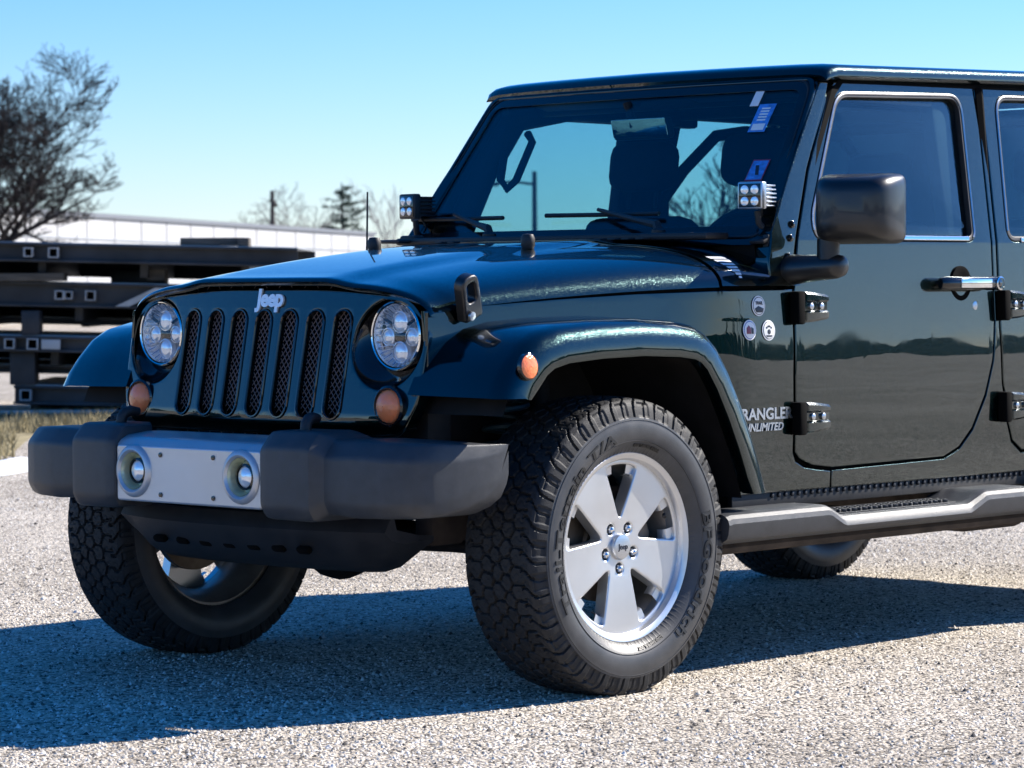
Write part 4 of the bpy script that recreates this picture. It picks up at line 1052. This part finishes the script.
# stacked steel frames: each layer a frame of long beams and square cross tubes
S0 = at(0, 290, 26.0); ax = _r.copy(); dp = Vector((_d.x, _d.y, 0)).normalized()
ang0 = math.atan2(ax.y, ax.x)
def steel_frame(z0, h, xl, xr, label, tubes, shift, dep=2.3, tilt=R(-1.5), drop=.12, plate=None, gus=()):
    """x: along the picture, y: away from the camera"""
    t = thing('steel_frame', label, 'steel frame', (S0.x+dp.x*shift, S0.y+dp.y*shift, z0), ang0, 'steel frames stacked in the yard')
    t.rotation_euler = (0, -tilt, ang0)
    b = MB(); L = xr-xl
    b.box(((xl+xr)/2, .02, h/2), (L, .012, h), 0); b.box(((xl+xr)/2, -.02, h-.012), (L, .10, .022), .003); b.box(((xl+xr)/2, -.02, .012), (L, .10, .022), .003)
    b.build('front_beam', M['yard_steel'], t)
    MB().box(((xl+xr)/2, dep, (h-drop)/2), (L, .08, h+drop), .004).build('rear_beam', M['yard_steel'], t)  # rear beam and cross members hang lower by drop, standing in for shade
    k = xl+.15
    while k < xr:
        MB().box((k, dep/2+.05, (h*.85-drop)/2), (.07, dep-.2, h*.85+drop), .004).build('cross_member', M['yard_steel'], t); k += .9
    MB().box(((xl+xr)/2, dep/2, h+.004), (L, dep, .008)).build('deck_plate', M['yard_pale'], t)  # pale colour paints sunlit top edges onto the dark frame
    for x, w_ in tubes:
        b = MB(); hh = w_*1.0; zc = h*.5
        for sx in (-1, 1): b.box((x+sx*w_/2, -.06, zc), (.011, .09, hh), .003)
        for sz in (-1, 1): b.box((x, -.06, zc+sz*hh/2), (w_+.011, .09, .011), .003)
        p = b.build('tube_socket', M['yard_pale'], t); MB().box((x, -.03, zc), (w_-.01, .02, hh-.01)).build('socket_floor', M['gap'], p)
    if plate:
        MB().box((plate[0], -.075, h*.5), (plate[1], .006, h*.6), .001).build('tag_plate', M['wall_white'], t)
    for x, s in gus:
        MB().add([(x, -.055, .02), (x+s*.35, -.055, h-.03), (x+s*.47, -.055, h-.03), (x+s*.12, -.055, .02), (x, -.075, .02), (x+s*.35, -.075, h-.03), (x+s*.47, -.075, h-.03), (x+s*.12, -.075, .02)], [(0, 1, 2, 3), (7, 6, 5, 4), (0, 4, 5, 1), (3, 2, 6, 7), (1, 5, 6, 2), (0, 3, 7, 4)]).build('gusset', M['yard_pale'] if s > 0 else M['yard_steel'], t)
    return t
k = 26.0/2955.5
def zpx(py): return CAM.z+(290-py)*k
steel_frame(zpx(259), (259-240)*k, -2.5, 2.62, 'long dark steel frame on top of the yard stack behind the vehicle', [(30*k, 8*k), (55*k, 9*k)], 0, gus=((-.55, 1),))
steel_frame(zpx(304), (304-279)*k, -2.2, 2.6, 'second steel frame from the top of the yard stack, with a dark diagonal brace', [(58*k, 8*k), (67*k, 7*k), (89*k, 9*k)], .15, gus=((1.0, 1),))
steel_frame(zpx(349), (349-333)*k, -2.4, 2.7, 'thin dark steel frame with a white tag plate, third down the yard stack', [(10*k, 9*k), (33*k, 10*k)], .02, plate=(51*k, 19*k))
steel_frame(zpx(402), (402-383)*k, .10, 3.0, 'lowest dark steel frame in the yard stack, single pale socket at its left end', [(24*k, 10*k)], .1)
steel_frame(zpx(372), .07, -2.3, 2.4, 'thin dark steel frame without sockets, added to darken the gap just above the lowest frame in the yard stack', [], .5, drop=.03)  # added frame: stands in for the shade under the layer above
steel_frame(zpx(323), .06, -2.3, 2.3, 'thin dark steel frame without sockets, added to darken the gap between the second and tagged frames', [], 1.2, drop=.02)  # another added frame, its dark steel fills the shaded gap
t = thing('bearer_rail', 'pale steel rail lying on the ground under the stacked frames', 'rail', (S0.x, S0.y, 0), ang0)
MB().box((.4, 0, .05), (5.6, .10, .035), .005).build('rail_top', M['yard_pale'], t); MB().box((.4, 0, .017), (5.6, .05, .034), .003).build('rail_web', M['yard_steel'], t)
def spacer(px, py, w_, h, label, y=.3, dep=.25, m='timber'):
    z = zpx(py); o = MB().box((0, 0, h/2), (w_, dep, h), .006).build('spacer_block', M[m]); p = S0+ax*(px*k)+dp*y; o.location = (p.x, p.y, z); o.rotation_euler.z = ang0
    tag(o, label, 'spacer block', 'blocks between the stacked frames')
spacer(210, 244, .57, .07, 'dark grey block lying on top of the uppermost steel frame', .35)
spacer(242, 246, .10, .085, 'short upright block at the right end of the flat block on the top frame', .28)
spacer(28, 279, .62, .07, 'wide brown timber between the top and second steel frames at the left edge', .15)
spacer(152, 279, .16, .10, 'short timber between the top and second steel frames, left of the hood', .4)
spacer(30, 333, .16, .215, 'dark upright post standing between the second and third steel frames', .1, .2, 'yard_steel')
spacer(20, 383, .22, .30, 'dark block between the lowest frame and the one above it', .2, .25, 'yard_steel')
spacer(120, 283, .5, .13, 'long dark block under the top frame in the middle of the stack', 1.4, .3, 'yard_steel')

# grass and snow by the stack
def sheet(name, pts, z, m, jit=.0, sub=40):
    P = [gp(*p) for p in pts]; b = MB(); b.add([(p.x, p.y, z) for p in P], [tuple(range(len(P)))]); return b.build(name, m)
tag(sheet('grass_strip', [(-260, 470), (-260, 416), (130, 416), (120, 430), (30, 438), (10, 456)], .004, M['dry_grass']), kind='structure')
rng = random.Random(5)
b = MB(); A, B, C_ = gp(-200, 456), gp(125, 430), gp(125, 418)
for i in range(5200):
    px = rng.uniform(-150, 130); py = rng.uniform(417, 462 if px < 15 else 434); p = gp(px, py); h = rng.uniform(.03, .12); a = rng.uniform(0, 6.3); wv = Vector((math.cos(a), math.sin(a), 0))*.006; ln_ = Vector((rng.gauss(0, .03), rng.gauss(0, .03), h))
    b.add([p-wv, p+wv, p+ln_], [(0, 1, 2)])
tag(b.build('dry_grass_blades', M['dry_grass']), 'straw coloured dry grass beside the steel stack', 'grass', kind='stuff')
def snow(px, py, sx, sy, h, label, seed):
    c = gp(px, py); rg = random.Random(seed); rings = []; n = 28
    ph = [rg.uniform(0, 6.3) for _ in range(5)]
    for t in (1, .93, .8, .6, .35, .1):
        rings.append([Vector((c.x, c.y, 0))+ax*(sx*t*math.cos(a)*(1+.18*math.sin(3*a+ph[0])+.1*math.sin(5*a+ph[1])))+dp*(sy*t*math.sin(a)*(1+.15*math.sin(2*a+ph[2])))+Vector((0, 0, .003+h*(1-t**2)**.7*(1+.25*math.sin(4*a+ph[3])*t))) for a in np.linspace(0, 2*PI, n, endpoint=False)])
    o = MB().loft(rings).build('snow_patch', M['snow'], None, 60); tag(o, label, 'snow', 'patches of old snow'); return o
snow(6, 469, .23, .8, .05, 'melting white snow patch on gravel at the left edge, before the grass', 1)

# building
bw = thing('warehouse', 'long low white metal warehouse with a dark roof edge behind the stacked frames', 'building')
def wallpt(px, top, D): return at(px, top, D)
W0, W1 = at(-420, 185, 75.0), at(374, 232.5, 150.0)
hd = Vector((W1.x-W0.x, W1.y-W0.y, 0)); LW = hd.length; hd.normalize(); nb = Vector((-hd.y, hd.x, 0))
if nb.dot(dp) < 0: nb = -nb
ztop = 4.0
b = MB()
def wbox(s0, s1, d0, d1, z0, z1, b):
    P = [W0+hd*s0+nb*d0, W0+hd*s1+nb*d0, W0+hd*s1+nb*d1, W0+hd*s0+nb*d1]
    v = [(p.x, p.y, z0) for p in P]+[(p.x, p.y, z1) for p in P]; b.add(v, [(0, 1, 2, 3), (4, 5, 6, 7), (0, 1, 5, 4), (1, 2, 6, 5), (2, 3, 7, 6), (3, 0, 4, 7)])
zt0 = at(0, 210, 1).z
wbox(0, LW, 0, 14, 0, 3.9, b); b.build('wall', M['wall_white'], bw)
b = MB(); wbox(-.1, LW+.1, -.12, 14.1, 3.9, 4.06, b); b.build('roof', M['roof_edge'], bw)
b = MB()
for i in range(int(LW/3)): wbox(3*i, 3*i+.05, -.03, 0, 0, 3.9, b)
each(b, 'panel_joint', M['joint'], bw)
b = MB(); wbox(0, LW, -.04, 0, 3.05, 3.12, b); b.build('trim_strip', M['yard_pale'], bw)

# trees
def branch_tree(name, label, base, height, seed, levels=6, spread=.5, lean=(0, 0), trunk=.35, m='bark', twig='twig', split=3, r0=.22, up=.25, minr=.012):
    rg = random.Random(seed); thin = random.Random(seed+1); t = thing(name, label, 'tree', tuple(base)); tr = MB(); cr = MB()
    def grow(p, d, L, r, lv):
        n = max(3, 7-lv); pts = [p.copy()]; rs = [r]; q = p.copy(); dd = d.copy()
        for i in range(n):
            dd = (dd+Vector((rg.gauss(0, .10), rg.gauss(0, .10), rg.gauss(0, .07)+up*.12))).normalized(); q = q+dd*(L/n); pts.append(q.copy()); rs.append(max(minr, r*(1-.75*(i+1)/n)))
        if lv < levels or thin.random() > .42: (tr if lv == 0 else cr).tube(pts, rs, 7 if lv < 1 else (5 if lv < 2 else 3))
        if lv >= levels: return
        for i in range(1, n+1):
            for _ in range(split if (lv > 0 or i > n*.25) else 0):
                if rg.random() < .22: continue
                dl = (pts[i]-pts[i-1]).normalized(); a = rg.uniform(0, 2*PI); sp_ = spread*rg.uniform(.7, 1.35)
                s = Vector((math.cos(a), math.sin(a), rg.uniform(-.2, .5))); s = (s-dl*s.dot(dl)).normalized()
                nd = (dl*math.cos(sp_)+s*math.sin(sp_)+Vector((0, 0, up*.2))).normalized()
                grow(pts[i], nd, L*rg.uniform(.42, .68)*(1.05-.45*i/n if lv else 1.25), max(minr, rs[i]*rg.uniform(.5, .75)), lv+1)
    grow(Vector((0, 0, 0)), Vector((lean[0], lean[1], 1)).normalized(), height*trunk, r0, 0)
    tr.build('trunk', M[m], t); cr.build('crown', M[twig], t)
    return t
def base_at(px, D): p = at(px, 290, D); return Vector((p.x, p.y, 0))
branch_tree('bare_tree', 'large bare spreading tree at the left edge behind the warehouse', base_at(-18, 95), 12.2, 12, 4, .80, (.42*_r.x, .42*_r.y), .46, twig='bark', split=3, r0=.24, up=.26, minr=.0100)
branch_tree('bare_tree', 'small round bare tree next to the utility pole over the roof', base_at(290, 165), 6.6, 4, 3, .95, trunk=.62, r0=.14, split=3, minr=.012)
branch_tree('bare_tree', 'pale thin upright bare tree between the conifer and the windshield', base_at(396, 150), 5.6, 8, 3, .42, trunk=.66, twig='pale_twig', split=2, r0=.08, minr=.008, up=.5)
branch_tree('bare_tree', 'bare tree with slanting limbs seen through the cabin windows', base_at(690, 60), 3.7, 23, 3, .6, trunk=.62, twig='bark', split=2, r0=.13, minr=.010)
def conifer(px, D, h, seed, label):
    rg = random.Random(seed); t = thing('conifer_tree', label, 'tree', tuple(base_at(px, D)))
    MB().tube([(0, 0, 0), (0.05, 0, h*.5), (0, .05, h)], [.16, .10, .02], 7).build('trunk', M['bark'], t)
    b = MB(); z = h*.28
    while z < h:
        f = 1-(z/h-.28)/.72; L0 = (.45+1.9*f**.7)*rg.uniform(.6, 1.15)
        for kx in range(7):
            a = rg.uniform(0, 2*PI); L = L0*rg.uniform(.55, 1.1)
            d = Vector((math.cos(a), math.sin(a), rg.uniform(-.1, .45))); zj = rg.uniform(-.3, .3)*h*.1
            for j in range(int(56*L)):
                s = rg.random()**.7; p = Vector((0, 0, z+zj))+d*L*s; 
                q = Vector((rg.gauss(0, .10), rg.gauss(0, .10), rg.gauss(0.03, .05))); p += q*.8
                u_ = Vector((rg.gauss(0, 1), rg.gauss(0, 1), rg.gauss(0, .5))).normalized()*rg.uniform(.08, .17); v_ = Vector((rg.gauss(0, 1), rg.gauss(0, 1), rg.gauss(0, .5))).normalized()*.03
                b.add([p-u_-v_*.2, p+v_, p+u_, p-v_], [(0, 1, 2, 3)])
        z += h*.062*rg.uniform(.7, 1.4)
    b.build('crown', M['needle'], t); return t
conifer(343, 150, 6.6, 2, 'dark ragged conifer showing above the warehouse roof')
def brush(name, px, D, w_, h, seed, label, m, n=1200):
    rg = random.Random(seed); t = thing(name, label, 'shrub', tuple(base_at(px, D))); b = MB()
    for i in range(n):
        x = rg.gauss(0, w_*.4); y = rg.gauss(0, .6); hh = h*max(.15, 1-(x/w_)**2)*rg.uniform(.5, 1)
        p = ax*x+dp*y; q = p+Vector((rg.gauss(0, .25), rg.gauss(0, .25), hh)); b.tube([p, (p+q)/2+Vector((rg.gauss(0, .06), 0, 0)), q], [.018, .012, .006], 3)
    b.build('stems', M[m], t)
brush('brush_thicket', 410, 140, 3.2, 3.6, 3, 'reddish brown leafless brush left of the windshield', 'redtwig')
t = thing('utility_pole', 'dark wooden utility pole rising over the warehouse roof', 'utility pole', tuple(base_at(273, 160)))
hp = CAM.z+(290-190)*160/2955.5
MB().tube([(0, 0, 0), (0, 0, hp)], [.15, .11], 8).build('pole', M['pole'], t); MB().tube([(-.02, -.3, hp-.8), (0, -.15, hp-.7)], .12, 8).build('transformer', M['pole'], t); MB().box((0, 0, hp-.55), (.5, .1, .1), .01).build('crossarm', M['pole'], t)
t = thing('street_lamp', 'grey street lamp with one long arm seen through the windshield', 'street lamp', tuple(base_at(535, 110)), ang0)
kk = 110/2955.5; hp = CAM.z+(290-172)*kk
MB().tube([(0, 0, 0), (0, 0, hp)], [.13, .09], 10).build('pole', M['yard_steel'], t); MB().tube([(0, 0, CAM.z+105*kk), (-.8, 0, CAM.z+108*kk), (-1.55, 0, CAM.z+106*kk)], .05, 8).build('arm', M['yard_steel'], t); MB().box((-1.6, 0, CAM.z+105*kk), (.55, .25, .12), .03).build('lamp_head', M['yard_steel'], t)

flatten(suv, 1)
# far woods round the lot: they show in the paint as the dark line between sky and ground
rg = random.Random(77); b = MB()
for i in range(1900):
    a = rg.uniform(R(64), R(388)); D = rg.uniform(170, 230)
    c = Vector((CAM.x+D*math.sin(a), CAM.y+D*math.cos(a), 0)); h = rg.uniform(3.0, 8.0)*(1+.3*math.sin(a*9)); r_ = rg.uniform(.7, 2.6)
    rings = []
    for t_, s_ in ((0, .7), (.25, 1.0), (.55, .95), (.8, .6), (1, .1)):
        rings.append([c+Vector((r_*s_*math.cos(q)*rg.uniform(.7, 1.25), r_*s_*math.sin(q)*rg.uniform(.7, 1.25), h*t_*rg.uniform(.88, 1.1))) for q in np.linspace(0, 2*PI, 9, endpoint=False)])
    b.loft(rings)
tag(b.build('far_woods', M['far_green']), 'dark far woods along the edge of the lot', 'woods', kind='stuff')
